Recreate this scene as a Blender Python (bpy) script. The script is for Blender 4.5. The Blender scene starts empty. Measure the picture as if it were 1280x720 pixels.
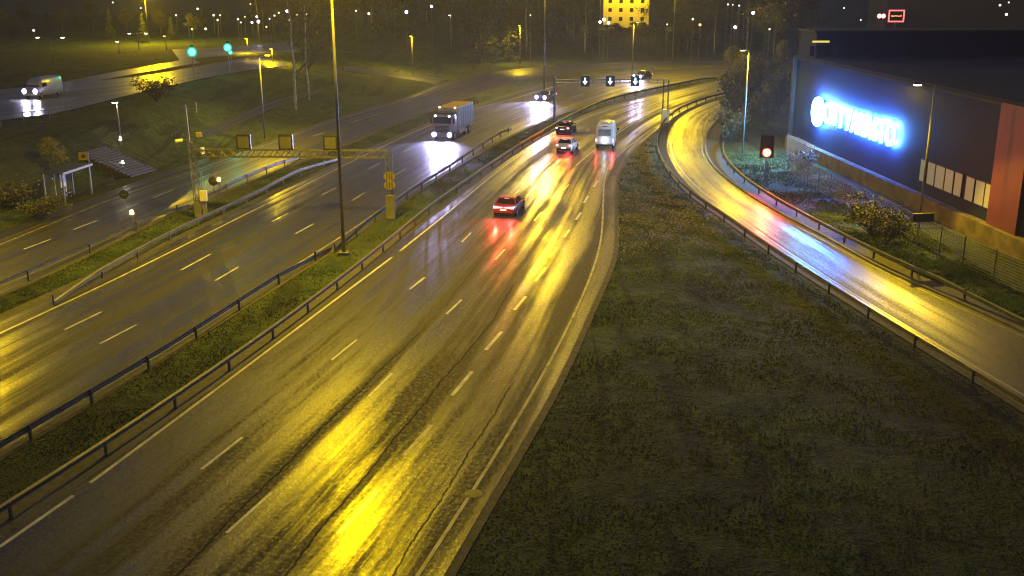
import bpy, bmesh, math, random
from mathutils import Vector, Matrix
random.seed(7)
R = math.radians
S = bpy.context.scene
COL = S.collection

# ------------------------------------------------------------------ camera, sky, sun, exposure
CAM_H = 18.5
PITCH = R(16.7)
FPX = 1300.0
cd = bpy.data.cameras.new('camera')
cam = bpy.data.objects.new('camera', cd)
COL.objects.link(cam)
cam.location = (0, 0, CAM_H)
cam.rotation_euler = (R(90) - PITCH, 0, 0)
cd.sensor_width = 36.0
cd.lens = 36.0 * FPX / 1280.0
cd.clip_start = 0.1
cd.clip_end = 6000
S.camera = cam

W = bpy.data.worlds.new('World')
S.world = W
W.use_nodes = True
wn = W.node_tree
wn.nodes.clear()
sky = wn.nodes.new('ShaderNodeTexSky')
sky.sky_type = 'NISHITA'
sky.sun_disc = False
sky.sun_elevation = R(35)
sky.sun_rotation = R(200)
bg = wn.nodes.new('ShaderNodeBackground')
bg.inputs[1].default_value = 0.007
bg2 = wn.nodes.new('ShaderNodeBackground')          # town glow on the low cloud
bg2.inputs[0].default_value = (0.50, 0.55, 1.0, 1)
bg2.inputs[1].default_value = 0.075
ad = wn.nodes.new('ShaderNodeAddShader')
wo = wn.nodes.new('ShaderNodeOutputWorld')
wn.links.new(sky.outputs[0], bg.inputs[0])
wn.links.new(bg.outputs[0], ad.inputs[0])
wn.links.new(bg2.outputs[0], ad.inputs[1])
wn.links.new(ad.outputs[0], wo.inputs[0])
moon_d = bpy.data.lights.new('moon', 'SUN')
moon_d.energy = 0.01
moon_d.angle = R(10)
moon_d.color = (0.8, 0.85, 1)
moon = bpy.data.objects.new('moon', moon_d)
moon.rotation_euler = (R(55), 0, R(-160))
COL.objects.link(moon)

S.view_settings.view_transform = 'Standard'
S.view_settings.look = 'None'
S.view_settings.exposure = 0.0
S.view_settings.gamma = 1.0
S.render.engine = 'CYCLES'
S.cycles.use_denoising = True
S.cycles.max_bounces = 4
S.cycles.diffuse_bounces = 2
S.cycles.glossy_bounces = 2
S.cycles.transmission_bounces = 3
S.cycles.volume_bounces = 0
S.cycles.sample_clamp_indirect = 3.0
S.cycles.sample_clamp_direct = 0.0
S.cycles.caustics_reflective = False
S.cycles.caustics_refractive = False
S.cycles.use_light_tree = True
S.cycles.filter_width = 1.2

SODIUM = (1.0, 0.66, 0.0)
HAZE = 0.0003

# ------------------------------------------------------------------ where a sight line meets the ground
CP, SP = math.cos(PITCH), math.sin(PITCH)
def ray(px, py):
    v = py - 360.0
    return Vector((px - 640.0, FPX*CP - v*SP, -FPX*SP - v*CP))
def at_z(px, py, z=0.0):
    d = ray(px, py)
    t = (z - CAM_H)/d.z
    return Vector((d.x*t, d.y*t, z))

def smooth(t):
    t = max(0.0, min(1.0, t))
    return t*t*(3-2*t)

def catmull(pts, step=2.0):
    pts = [Vector(p) for p in pts]
    P = [pts[0]*2-pts[1]] + pts + [pts[-1]*2-pts[-2]]
    out = []
    for i in range(1, len(P)-2):
        p0, p1, p2, p3 = P[i-1], P[i], P[i+1], P[i+2]
        n = max(1, int((p2-p1).length/step))
        for k in range(n):
            t = k/n
            out.append(0.5*((2*p1)+(p2-p0)*t+(2*p0-5*p1+4*p2-p3)*t*t+(3*p1-p0-3*p2+p3)*t*t*t))
    out.append(P[-2])
    return out
def relax(pts, n=6):
    for _ in range(n):
        q = list(pts)
        for i in range(1, len(pts)-1):
            q[i] = pts[i]*0.5 + (pts[i-1]+pts[i+1])*0.25
        pts = q
    return pts
def resample(pts, n):
    L = [0]
    for a, b in zip(pts, pts[1:]):
        L.append(L[-1]+(b-a).length)
    out = []; j = 0
    for k in range(n):
        s = L[-1]*k/(n-1)
        while j < len(L)-2 and L[j+1] < s: j += 1
        t = 0 if L[j+1] == L[j] else (s-L[j])/(L[j+1]-L[j])
        out.append(pts[j].lerp(pts[j+1], min(1, max(0, t))))
    return out
def extend(pts, back=0, fwd=0):
    pts = list(pts)
    if back: pts.insert(0, pts[0] + (pts[0]-pts[1]).normalized()*back)
    if fwd: pts.append(pts[-1] + (pts[-1]-pts[-2]).normalized()*fwd)
    return pts
def line(px, z=0.0, back=0, fwd=0, step=2.0, rx=6):
    w = [at_z(x, y, z) for x, y in px]
    return relax(catmull(extend(w, back, fwd), step), rx)

# ------------------------------------------------------------------ road outlines (metres, from survey points)
SR_L = line([(0, 302), (100, 262), (155, 240), (240, 213), (300, 190), (332, 180), (420, 148), (480, 131), (520, 118), (560, 103), (640, 87), (720, 81), (800, 77), (900, 76)], back=40, fwd=60)
SR_R = line([(0, 368), (47, 349), (132, 305), (202, 271), (237, 257), (320, 223), (362, 206), (420, 185), (480, 160), (540, 137), (600, 116), (650, 101), (720, 90), (800, 84), (900, 81)], back=40, fwd=60)
LC_L = line([(0, 402), (120, 347), (215, 304), (320, 254), (422, 207), (500, 172), (537, 156), (595, 133), (640, 119), (720, 97), (800, 88), (900, 83)], back=30, fwd=60)
LC_R = line([(0, 566), (155, 474), (320, 370), (435, 298), (480, 266), (517, 240), (572, 205), (640, 168), (700, 142), (750, 125), (800, 113), (850, 103), (900, 94)], back=24, fwd=60)
RC_L = line([(0, 658), (85, 601), (180, 536), (320, 439), (405, 375), (480, 316), (560, 257), (640, 196), (711, 155), (757, 136), (816, 120), (860, 110), (900, 101), (960, 93)], back=14, fwd=60)
RC_R = line([(555, 720), (612, 622), (640, 577), (660, 540), (685, 500), (725, 417), (750, 360), (762, 335), (768, 305), (768, 270), (769, 235), (773, 215), (783, 198), (800, 180), (830, 156), (858, 137), (898, 121), (960, 108)], back=14, fwd=60, step=1.0, rx=10)
RR_L = line([(1290, 507), (1220, 464), (1160, 429), (1042, 357), (960, 304), (915, 272), (877, 247), (852, 222), (838, 200), (833, 182), (838, 162), (850, 147), (869, 136), (895, 126), (930, 118)], back=30, fwd=30, step=1.5)
RR_R = line([(1290, 421), (1155, 360), (1110, 342), (1022, 292), (960, 260), (912, 228), (890, 208), (881, 190), (881, 173), (887, 160), (903, 145), (925, 134), (960, 127)], back=30, fwd=30, step=1.5)

# the raised ground with the bus road's cutting in front of it
def dist_poly(x, y, poly):
    best = 1e9; sgn = 1
    for a, b in zip(poly, poly[1:]):
        ex, ey = b.x-a.x, b.y-a.y
        L = ex*ex+ey*ey
        if L == 0: continue
        t = max(0, min(1, ((x-a.x)*ex+(y-a.y)*ey)/L))
        qx, qy = a.x+ex*t, a.y+ey*t
        d = (x-qx)**2+(y-qy)**2
        if d < best:
            best = d; sgn = 1 if (ex*(y-a.y)-ey*(x-a.x)) > 0 else -1
    return math.sqrt(best)*sgn
TOE = SR_L[::4] + [SR_L[-1]]
PLAT = 4.0
def ground_h(x, y):
    if x > 5 and y < 150: return 0.0
    if y < 20 or y > 420: return 0.0
    d = dist_poly(x, y, TOE)            # positive on the far left side
    w = 7.5 + max(0, y-112)*0.30
    h = PLAT*smooth((d-4.5)/w)
    h *= smooth((y-20)/40.0)
    h *= 1-smooth((x+25)/25.0) if y > 150 else 1
    return h
def hit(px, py, lift=0.0):
    d = ray(px, py).normalized()
    t0 = 20.0; prev = t0
    o = Vector((0, 0, CAM_H))
    t = t0
    while t < 1500:
        p = o+d*t
        if p.z <= ground_h(p.x, p.y)+lift:
            lo, hi = prev, t
            for _ in range(18):
                m = (lo+hi)/2; q = o+d*m
                if q.z <= ground_h(q.x, q.y)+lift: hi = m
                else: lo = m
            return o+d*hi
        prev = t; t += 1.5
    return o+d*t
def height_at(base, py_top, px_top=None):
    # height of something standing at base whose top is seen at row py_top
    d = ray(px_top if px_top is not None else 640, py_top)
    t = base.y/d.y
    return CAM_H + d.z*t - base.z

# ------------------------------------------------------------------ materials
def new_mat(name):
    m = bpy.data.materials.new(name); m.use_nodes = True
    nt = m.node_tree
    return m, nt, nt.nodes['Principled BSDF'], nt.nodes['Material Output']
def vary(nt, col, scale, amt, coord='Object', detail=4):
    tc = nt.nodes.new('ShaderNodeTexCoord')
    n = nt.nodes.new('ShaderNodeTexNoise'); n.inputs['Scale'].default_value = scale; n.inputs['Detail'].default_value = detail
    nt.links.new(tc.outputs[coord], n.inputs['Vector'])
    r = nt.nodes.new('ShaderNodeValToRGB')
    r.color_ramp.elements[0].position = 0.3; r.color_ramp.elements[1].position = 0.7
    r.color_ramp.elements[0].color = tuple(c*(1-amt) for c in col)+(1,)
    r.color_ramp.elements[1].color = tuple(min(1, c*(1+amt)) for c in col)+(1,)
    nt.links.new(n.outputs[0], r.inputs[0])
    return r.outputs[0], n, tc
def mat(name, col, rough=0.6, metal=0.0, scale=2.0, amt=0.25, spec=0.5, coat=0.0, alpha=1.0):
    m, nt, b, o = new_mat(name)
    c, n, tc = vary(nt, col, scale, amt)
    nt.links.new(c, b.inputs['Base Color'])
    b.inputs['Roughness'].default_value = rough
    b.inputs['Metallic'].default_value = metal
    b.inputs['Specular IOR Level'].default_value = spec
    b.inputs['Coat Weight'].default_value = coat
    b.inputs['Coat Roughness'].default_value = 0.1
    b.inputs['Alpha'].default_value = alpha
    return m
def emit(name, col, strength, sample=True, base=(0.02, 0.02, 0.02)):
    m, nt, b, o = new_mat(name)
    b.inputs['Base Color'].default_value = base+(1,)
    b.inputs['Emission Color'].default_value = col+(1,)
    b.inputs['Emission Strength'].default_value = strength
    if not sample: m.cycles.emission_sampling = 'NONE'
    return m

def math_node(nt, op, a, b=None, clamp=False):
    n = nt.nodes.new('ShaderNodeMath'); n.operation = op; n.use_clamp = clamp
    for i, v in ((0, a), (1, b)):
        if v is None: continue
        if isinstance(v, (int, float)): n.inputs[i].default_value = v
        else: nt.links.new(v, n.inputs[i])
    return n.outputs[0]
def uv_noise(nt, uv, sx, sy, detail=4, rough=0.55, off=0.0):
    mp = nt.nodes.new('ShaderNodeMapping')
    mp.inputs['Scale'].default_value = (sx, sy, 1)
    mp.inputs['Location'].default_value = (off, off*1.7, 0)
    nt.links.new(uv, mp.inputs['Vector'])
    n = nt.nodes.new('ShaderNodeTexNoise'); n.noise_dimensions = '2D'
    n.inputs['Scale'].default_value = 1; n.inputs['Detail'].default_value = detail
    n.inputs['Roughness'].default_value = rough
    nt.links.new(mp.outputs[0], n.inputs['Vector'])
    return n.outputs[0]
def ramp(nt, fac, p0, c0, p1, c1):
    r = nt.nodes.new('ShaderNodeValToRGB')
    r.color_ramp.elements[0].position = p0; r.color_ramp.elements[1].position = p1
    c0 = c0 if isinstance(c0, tuple) else (c0,)*3
    c1 = c1 if isinstance(c1, tuple) else (c1,)*3
    r.color_ramp.elements[0].color = c0+(1,); r.color_ramp.elements[1].color = c1+(1,)
    nt.links.new(fac, r.inputs[0])
    return r.outputs[0]
def asphalt(name, base, r_lo, r_hi, off=0.0, wetness=1.0, spec=0.5, coat_r=0.11):
    m, nt, b, o = new_mat(name)
    u = nt.nodes.new('ShaderNodeUVMap'); uv = u.outputs[0]
    streak = uv_noise(nt, uv, 0.7, 0.014, 4, 0.6, off)          # wheel tracks along the road
    fine = uv_noise(nt, uv, 2.2, 0.3, 4, 0.7, off+3)
    patch = uv_noise(nt, uv, 0.12, 0.07, 3, 0.5, off+7)
    grain = uv_noise(nt, uv, 5, 5, 3, 0.85, off+11)
    sep = nt.nodes.new('ShaderNodeSeparateXYZ'); nt.links.new(uv, sep.inputs[0])
    cmb = nt.nodes.new('ShaderNodeCombineXYZ'); nt.links.new(sep.outputs[1], cmb.inputs[1])
    cmb.inputs[0].default_value = off
    w1 = uv_noise(nt, cmb.outputs[0], 1, 0.045, 2, 0.5, off+19)
    w2 = uv_noise(nt, cmb.outputs[0], 1, 0.9, 3, 0.6, off+23)
    wob = math_node(nt, 'ADD', math_node(nt, 'MULTIPLY', w1, 1.6), math_node(nt, 'MULTIPLY', w2, 0.22))
    fr_ = math_node(nt, 'FRACT', math_node(nt, 'DIVIDE', math_node(nt, 'ADD', sep.outputs[0], wob), 3.4))
    crack = ramp(nt, math_node(nt, 'MULTIPLY', math_node(nt, 'ABSOLUTE', math_node(nt, 'SUBTRACT', fr_, 0.5)), 3.4), 0.02, 1.0, 0.06, 0.0)
    crack = math_node(nt, 'MULTIPLY', crack, ramp(nt, uv_noise(nt, uv, 0.25, 0.03, 2, 0.5, off+41), 0.46, 0.0, 0.52, 0.85))
    mixv = math_node(nt, 'ADD', math_node(nt, 'MULTIPLY', streak, 0.6), math_node(nt, 'MULTIPLY', patch, 0.4))
    c = ramp(nt, math_node(nt, 'ADD', math_node(nt, 'MULTIPLY', mixv, 0.65), math_node(nt, 'MULTIPLY', grain, 0.35)), 0.35, tuple(x*0.6 for x in base), 0.65, tuple(x*1.45 for x in base))
    mx = nt.nodes.new('ShaderNodeMix'); mx.data_type = 'RGBA'
    nt.links.new(crack, mx.inputs['Factor']); nt.links.new(c, mx.inputs['A'])
    mx.inputs['B'].default_value = (0.008, 0.008, 0.008, 1)
    nt.links.new(mx.outputs['Result'], b.inputs['Base Color'])
    rr = math_node(nt, 'ADD', math_node(nt, 'MULTIPLY', streak, 0.6), math_node(nt, 'MULTIPLY', fine, 0.15))
    rr = math_node(nt, 'ADD', rr, math_node(nt, 'MULTIPLY', patch, 0.25))
    rg = ramp(nt, rr, 0.42, r_lo, 0.57, r_hi)
    rg = math_node(nt, 'ADD', rg, math_node(nt, 'MULTIPLY', crack, 0.4), True)
    gv = math_node(nt, 'MULTIPLY', math_node(nt, 'SUBTRACT', grain, 0.5), 1.4)
    nt.links.new(math_node(nt, 'MAXIMUM', math_node(nt, 'ADD', rg, gv, True), 0.3), b.inputs['Roughness'])
    b.inputs['Specular IOR Level'].default_value = spec
    wet = ramp(nt, rr, 0.40, min(1.0, 0.75*wetness), 0.57, 0.03*wetness)
    nt.links.new(math_node(nt, 'MULTIPLY', wet, math_node(nt, 'SUBTRACT', 1.0, crack)), b.inputs['Coat Weight'])
    nt.links.new(math_node(nt, 'ADD', math_node(nt, 'MULTIPLY', grain, 0.30), coat_r), b.inputs['Coat Roughness'])
    bm_ = nt.nodes.new('ShaderNodeBump'); bm_.inputs['Strength'].default_value = 0.5; bm_.inputs['Distance'].default_value = 0.03
    hh = grain
    nt.links.new(hh, bm_.inputs['Height'])
    nt.links.new(bm_.outputs[0], b.inputs['Normal'])
    return m

def grass_mat(name, dark, light, brown, scale=0.25):
    m, nt, b, o = new_mat(name)
    tc = nt.nodes.new('ShaderNodeTexCoord')
    def nz(s, d=5, rgh=0.6, sc=(1, 1, 1), dist=0.0):
        mp = nt.nodes.new('ShaderNodeMapping'); mp.inputs['Scale'].default_value = sc
        nt.links.new(tc.outputs['Object'], mp.inputs['Vector'])
        n = nt.nodes.new('ShaderNodeTexNoise'); n.inputs['Scale'].default_value = s; n.inputs['Detail'].default_value = d
        n.inputs['Roughness'].default_value = rgh; n.inputs['Distortion'].default_value = dist
        nt.links.new(mp.outputs[0], n.inputs['Vector']); return n.outputs[0]
    a = nz(0.22, 5, 0.65, (1, 1, 1), 0.6); clump = nz(1.3, 4, 0.7, (1, 0.55, 1)); f = nz(7.0, 3, 0.8); g = nz(0.07, 4, 0.6)
    furrow = nz(0.35, 3, 0.5, (1.6, 0.16, 1), 0.8)
    v = math_node(nt, 'ADD', math_node(nt, 'MULTIPLY', a, 0.35), math_node(nt, 'MULTIPLY', clump, 0.33))
    v = math_node(nt, 'ADD', v, math_node(nt, 'MULTIPLY', f, 0.32))
    c1 = ramp(nt, v, 0.43, dark, 0.57, light)
    mx = nt.nodes.new('ShaderNodeMix'); mx.data_type = 'RGBA'
    nt.links.new(ramp(nt, g, 0.45, 0.0, 0.58, 0.7), mx.inputs['Factor'])
    nt.links.new(c1, mx.inputs['A']); mx.inputs['B'].default_value = brown+(1,)
    m2 = nt.nodes.new('ShaderNodeMix'); m2.data_type = 'RGBA'
    nt.links.new(ramp(nt, furrow, 0.36, 0.75, 0.44, 0.0), m2.inputs['Factor'])
    nt.links.new(mx.outputs['Result'], m2.inputs['A']); m2.inputs['B'].default_value = (0.022, 0.024, 0.018, 1)
    nt.links.new(m2.outputs['Result'], b.inputs['Base Color'])
    b.inputs['Roughness'].default_value = 0.9
    b.inputs['Specular IOR Level'].default_value = 0.15
    bp = nt.nodes.new('ShaderNodeBump'); bp.inputs['Strength'].default_value = 1.0; bp.inputs['Distance'].default_value = 0.45
    hh = math_node(nt, 'ADD', math_node(nt, 'MULTIPLY', clump, 0.8), math_node(nt, 'MULTIPLY', f, 0.35))
    nt.links.new(math_node(nt, 'ADD', hh, math_node(nt, 'MULTIPLY', a, 1.5)), bp.inputs['Height']); nt.links.new(bp.outputs[0], b.inputs['Normal'])
    return m

M = {}
M['asph_r'] = asphalt('wet_asphalt_carriageway', (0.028, 0.026, 0.023), 0.42, 0.8, 0.0, spec=0.4)
M['asph_l'] = asphalt('wet_asphalt_oncoming', (0.025, 0.024, 0.022), 0.40, 0.75, 31.0, spec=0.4)
M['asph_s'] = asphalt('wet_asphalt_bus_road', (0.032, 0.030, 0.026), 0.38, 0.6, 57.0)
M['asph_p'] = asphalt('wet_asphalt_ramp', (0.045, 0.042, 0.034), 0.38, 0.62, 83.0, spec=0.8, wetness=1.6, coat_r=0.20)
M['asph_u'] = asphalt('wet_asphalt_upper', (0.045, 0.042, 0.036), 0.30, 0.5, 101.0)
M['gravel'] = mat('roadside_gravel', (0.05, 0.045, 0.038), 0.8, scale=3, amt=0.6)
M['paint'] = mat('road_paint', (0.52, 0.50, 0.44), 0.4, scale=1.5, amt=0.3, coat=0.5)
M['paint_worn'] = mat('worn_road_paint', (0.26, 0.25, 0.22), 0.5, scale=1.2, amt=0.6)
M['grass'] = grass_mat('autumn_grass', (0.022, 0.036, 0.014), (0.075, 0.105, 0.034), (0.045, 0.052, 0.026))
M['grass_g'] = grass_mat('green_grass', (0.026, 0.048, 0.014), (0.07, 0.11, 0.035), (0.06, 0.075, 0.03))
M['galv'] = mat('galvanised_steel', (0.14, 0.14, 0.13), 0.5, 0.6, scale=1.3, amt=0.2)
M['galv_d'] = mat('weathered_steel', (0.13, 0.13, 0.12), 0.55, 0.5, scale=1.3, amt=0.25)
M['pole'] = mat('pole_steel', (0.22, 0.22, 0.21), 0.45, 0.6, scale=1.0, amt=0.2)
M['dark_metal'] = mat('dark_painted_metal', (0.025, 0.026, 0.028), 0.45, 0.3)
M['concrete'] = mat('concrete', (0.14, 0.135, 0.12), 0.8, scale=0.8, amt=0.35)
M['wood_wall'] = mat('stained_plinth_concrete', (0.10, 0.08, 0.065), 0.8, scale=0.9, amt=0.5)
M['white'] = mat('white_paint', (0.72, 0.72, 0.70), 0.4, scale=0.6, amt=0.08)
M['yellow'] = mat('yellow_paint', (0.20, 0.16, 0.04), 0.45, amt=0.12)
M['black'] = mat('black_plastic', (0.012, 0.012, 0.013), 0.5)
M['rubber'] = mat('tyre_rubber', (0.018, 0.018, 0.018), 0.8)
M['rim'] = mat('wheel_rim_alloy', (0.35, 0.35, 0.36), 0.3, 0.9)
M['glass'] = mat('dark_vehicle_glass', (0.012, 0.014, 0.018), 0.06, 0.0, amt=0.1, spec=0.8)
M['facade'] = mat('dark_blue_cladding', (0.004, 0.012, 0.065), 0.7, 0.0, scale=0.4, amt=0.2, spec=0.2)
M['roof'] = mat('dark_roof_felt', (0.010, 0.015, 0.040), 0.7, scale=0.2, amt=0.35)
M['redpanel'] = mat('brick_red_panel', (0.11, 0.022, 0.022), 0.55, scale=0.7, amt=0.15)
M['window_dim'] = emit('dim_lit_blind', (0.75, 0.72, 0.42), 0.085, False, (0.3, 0.3, 0.25))
M['bark'] = mat('tree_bark', (0.07, 0.06, 0.05), 0.9, scale=5, amt=0.5)
M['birch'] = mat('birch_bark', (0.30, 0.28, 0.25), 0.8, scale=3, amt=0.5)
M['leaf'] = mat('autumn_leaf', (0.06, 0.06, 0.022), 0.6, scale=0.8, amt=0.5)
M['leaf_y'] = mat('yellow_autumn_leaf', (0.22, 0.20, 0.04), 0.6, scale=0.8, amt=0.4)
M['leaf_d'] = mat('dark_evergreen_leaf', (0.022, 0.032, 0.018), 0.6, scale=0.8, amt=0.5)
M['twig'] = mat('bare_twig', (0.06, 0.048, 0.036), 0.9, scale=2, amt=0.4)
M['galv_y'] = mat('yellowed_steel', (0.13, 0.125, 0.095), 0.5, 0.4)
M['stair'] = mat('dark_wet_step_concrete', (0.05, 0.047, 0.043), 0.6, scale=1.2, amt=0.3)
M['yellow_pale'] = mat('pale_yellow_paint', (0.62, 0.58, 0.35), 0.5, amt=0.1)
M['roof_s'] = mat('shelter_roof_sheet', (0.03, 0.03, 0.035), 0.4, amt=0.1)
M['white_worn'] = mat('worn_step_edge', (0.13, 0.12, 0.10), 0.7, scale=2, amt=0.3)
M['glass_pale'] = mat('pale_rear_glass', (0.18, 0.20, 0.21), 0.1, spec=0.8)
M['roof_unit'] = mat('roof_unit_metal', (0.12, 0.13, 0.14), 0.5, 0.5)

# ------------------------------------------------------------------ mesh helpers
class MB:
    def __init__(s): s.v = []; s.f = []; s.uv = None
    def add(s, vs, fs):
        n = len(s.v); s.v += [tuple(v) for v in vs]; s.f += [tuple(i+n for i in f) for f in fs]; return s
    def box(s, c, size, rz=0.0):
        x, y, z = size[0]/2, size[1]/2, size[2]/2
        cs, sn = math.cos(rz), math.sin(rz)
        vs = []
        for dz in (-z, z):
            for dx, dy in ((-x, -y), (x, -y), (x, y), (-x, y)):
                vs.append((c[0]+dx*cs-dy*sn, c[1]+dx*sn+dy*cs, c[2]+dz))
        return s.add(vs, [(3, 2, 1, 0), (4, 5, 6, 7), (0, 1, 5, 4), (1, 2, 6, 5), (2, 3, 7, 6), (3, 0, 4, 7)])
    def tube(s, pts, rad, n=8, cap=True):
        pts = [Vector(p) for p in pts]
        rad = rad if isinstance(rad, (list, tuple)) else [rad]*len(pts)
        vs = []; fs = []
        ref = None
        for i, p in enumerate(pts):
            d = (pts[min(i+1, len(pts)-1)]-pts[max(i-1, 0)])
            if d.length < 1e-9: d = Vector((0, 0, 1))
            d.normalize()
            a = Vector((0, 0, 1)) if abs(d.z) < 0.9 else Vector((1, 0, 0))
            u = d.cross(a).normalized() if ref is None else (ref - d*ref.dot(d)).normalized()
            ref = u
            w = d.cross(u)
            for k in range(n):
                an = 2*math.pi*k/n
                vs.append(p+(u*math.cos(an)+w*math.sin(an))*rad[i])
        for i in range(len(pts)-1):
            for k in range(n):
                a = i*n+k; b = i*n+(k+1) % n
                fs.append((a, b, b+n, a+n))
        if cap:
            fs.append(tuple(range(n-1, -1, -1)))
            m = (len(pts)-1)*n
            fs.append(tuple(range(m, m+n)))
        return s.add(vs, fs)
    def disc(s, c, nrm, r, n=16, depth=0.03):
        nrm = Vector(nrm).normalized(); c = Vector(c)
        return s.tube([c, c+nrm*depth], r, n)
    def loft(s, secs, cap=True):
        n = len(secs[0]); vs = [v for sec in secs for v in sec]; fs = []
        for i in range(len(secs)-1):
            for k in range(n):
                a = i*n+k; b = i*n+(k+1) % n
                fs.append((a, b, b+n, a+n))
        if cap:
            fs.append(tuple(range(n-1, -1, -1))); m = (len(secs)-1)*n; fs.append(tuple(range(m, m+n)))
        return s.add(vs, fs)
    def prism(s, poly, y0, y1):       # poly in x,z ; extruded along y
        n = len(poly)
        vs = [(x, y0, z) for x, z in poly]+[(x, y1, z) for x, z in poly]
        fs = [tuple(range(n)), tuple(range(2*n-1, n-1, -1))]+[(k, k+n, (k+1) % n+n, (k+1) % n) for k in range(n)]
        return s.add(vs, fs)
    def build(s, name, m, parent=None, smooth_=False, bevel=0):
        me = bpy.data.meshes.new(name)
        me.from_pydata(s.v, [], s.f)
        bm = bmesh.new(); bm.from_mesh(me); bmesh.ops.recalc_face_normals(bm, faces=bm.faces); bm.to_mesh(me); bm.free()
        me.materials.append(m)
        if smooth_:
            for p in me.polygons: p.use_smooth = True
        o = bpy.data.objects.new(name, me)
        COL.objects.link(o)
        if parent: o.parent = parent
        if bevel:
            md = o.modifiers.new('bevel', 'BEVEL'); md.width = bevel; md.segments = 2; md.limit_method = 'ANGLE'; md.angle_limit = R(35)
        return o
LABELS = {}
def tag(o, label, cat, group=None, kind=None):
    o['label'] = label; o['category'] = cat
    if group: o['group'] = group
    if kind: o['kind'] = kind
    return o
def thing(name, label, cat, loc=(0, 0, 0), rz=0.0, group=None):
    o = bpy.data.objects.new(name, None); COL.objects.link(o)
    o.empty_display_size = 0.3
    o.location = loc; o.rotation_euler = (0, 0, rz)
    return tag(o, label, cat, group)
def structure(o):
    o['kind'] = 'structure'; return o
def copy_child(src, parent, loc=None, rz=None):
    c = src.copy(); COL.objects.link(c); c.parent = parent
    if loc is not None: c.location = loc
    if rz is not None: c.rotation_euler = (0, 0, rz)
    return c
def copy_tree(root, loc, rz=0, label=None, group=None, scale=None):
    r = root.copy(); COL.objects.link(r); r.location = loc; r.rotation_euler = (0, 0, rz)
    if scale: r.scale = scale
    if label: r['label'] = label
    if group: r['group'] = group
    def rec(src, dst):
        for ch in list(src.children):
            c = ch.copy(); COL.objects.link(c); c.parent = dst; rec(ch, c)
    rec(root, r)
    return r
def lamp_point(parent, loc, power, color, radius=0.25, name='lamp_light', spot=None, rot=None, blend=0.6):
    if name == 'lamp_light' and not spot and power < 40000: spot = R(158); blend = 0.25
    d = bpy.data.lights.new(name, 'SPOT' if spot else 'POINT')
    d.energy = power; d.color = color; d.shadow_soft_size = radius
    if spot: d.spot_size = spot; d.spot_blend = blend
    o = bpy.data.objects.new(name, d); COL.objects.link(o); o.parent = parent; o.location = loc
    if rot: o.rotation_euler = rot
    return o

# ------------------------------------------------------------------ ground sheet
def axis(lo, hi, step, outs):
    a = [-x for x in reversed(outs)]+[]
    v = []; x = lo
    while x <= hi+1e-6: v.append(x); x += step
    return [lo-o for o in reversed(outs)] + v + [hi+o for o in outs]
xs = axis(-150, 110, 2.0, [10, 30, 70, 150, 400, 1000, 2500])
ys = axis(-20, 440, 2.5, [10, 40, 120, 400, 1200, 3000])
ys = [y for y in ys]
mb = MB()
nx = len(xs)
rndh = random.Random(3)
for y in ys:
    for x in xs:
        mb.v.append((x, y, ground_h(x, y)-0.03))
for j in range(len(ys)-1):
    for i in range(nx-1):
        a = j*nx+i
        mb.f.append((a, a+1, a+nx+1, a+nx))
structure(mb.build('ground', M['grass'], smooth_=True))

def ribbon(name, left, right, z, m, n=None, lift=False, cross=1):
    n = n or max(40, int(max(len(left), len(right))))
    L = resample(left, n); Rr = resample(right, n)
    me = bpy.data.meshes.new(name); vs = []; fs = []; uvs = []
    s = 0
    for i in range(n):
        if i: s += ((L[i]+Rr[i])/2-(L[i-1]+Rr[i-1])/2).length
        w = (Rr[i]-L[i]).length
        for k in range(cross+1):
            p = L[i].lerp(Rr[i], k/cross)
            zz = z + (ground_h(p.x, p.y) if lift else 0)
            vs.append((p.x, p.y, zz)); uvs.append((w*k/cross, s))
    c = cross+1
    for i in range(n-1):
        for k in range(cross):
            fs.append((i*c+k, i*c+k+1, (i+1)*c+k+1, (i+1)*c+k))
    me.from_pydata(vs, [], fs)
    ul = me.uv_layers.new(name='UVMap')
    for p in me.polygons:
        for li in p.loop_indices:
            ul.data[li].uv = uvs[me.loops[li].vertex_index]
    me.materials.append(m)
    if sum(p.normal.z for p in me.polygons) < 0: me.flip_normals()
    o = bpy.data.objects.new(name, me); COL.objects.link(o)
    return structure(o)

def offset(pts, d):
    out = []
    for i, p in enumerate(pts):
        t = (pts[min(i+1, len(pts)-1)]-pts[max(i-1, 0)]).normalized()
        out.append(p+Vector((-t.y, t.x, 0))*d)      # +d is to the left of travel
    return out
# gravel shoulders under the roads, then the asphalt sheets
ribbon('gravel_shoulder', offset(SR_L, 0.5), offset(SR_R, -0.6), -0.004, M['gravel'], 140, cross=2)
ribbon('gravel_shoulder', offset(LC_L, 0.9), offset(LC_R, -0.5), 0.000, M['gravel'], 160, cross=2)
ribbon('gravel_shoulder', offset(RC_L, 0.8), offset(RC_R, -0.35), 0.004, M['gravel'], 160, cross=2)
ribbon('gravel_shoulder', offset(RR_L, 0.9), offset(RR_R, -1.7), 0.008, M['gravel'], 140, cross=2)
ribbon('bus_road', SR_L, SR_R, 0.012, M['asph_s'], 140)
ribbon('motorway_oncoming', LC_L, LC_R, 0.016, M['asph_l'], 160)
ribbon('motorway', RC_L, RC_R, 0.020, M['asph_r'], 200)
ribbon('ramp_road', RR_L, RR_R, 0.024, M['asph_p'], 160)

# low kerb along the outside of the ramp
kb = MB()
kin = offset(RR_R, 0.0); kout = offset(RR_R, -0.22)
kb.loft([[(a.x, a.y, 0.0), (a.x, a.y, 0.13), (b.x, b.y, 0.13), (b.x, b.y, 0.0)] for a, b in zip(kin, kout)])
structure(kb.build('kerb', M['concrete']))

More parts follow.
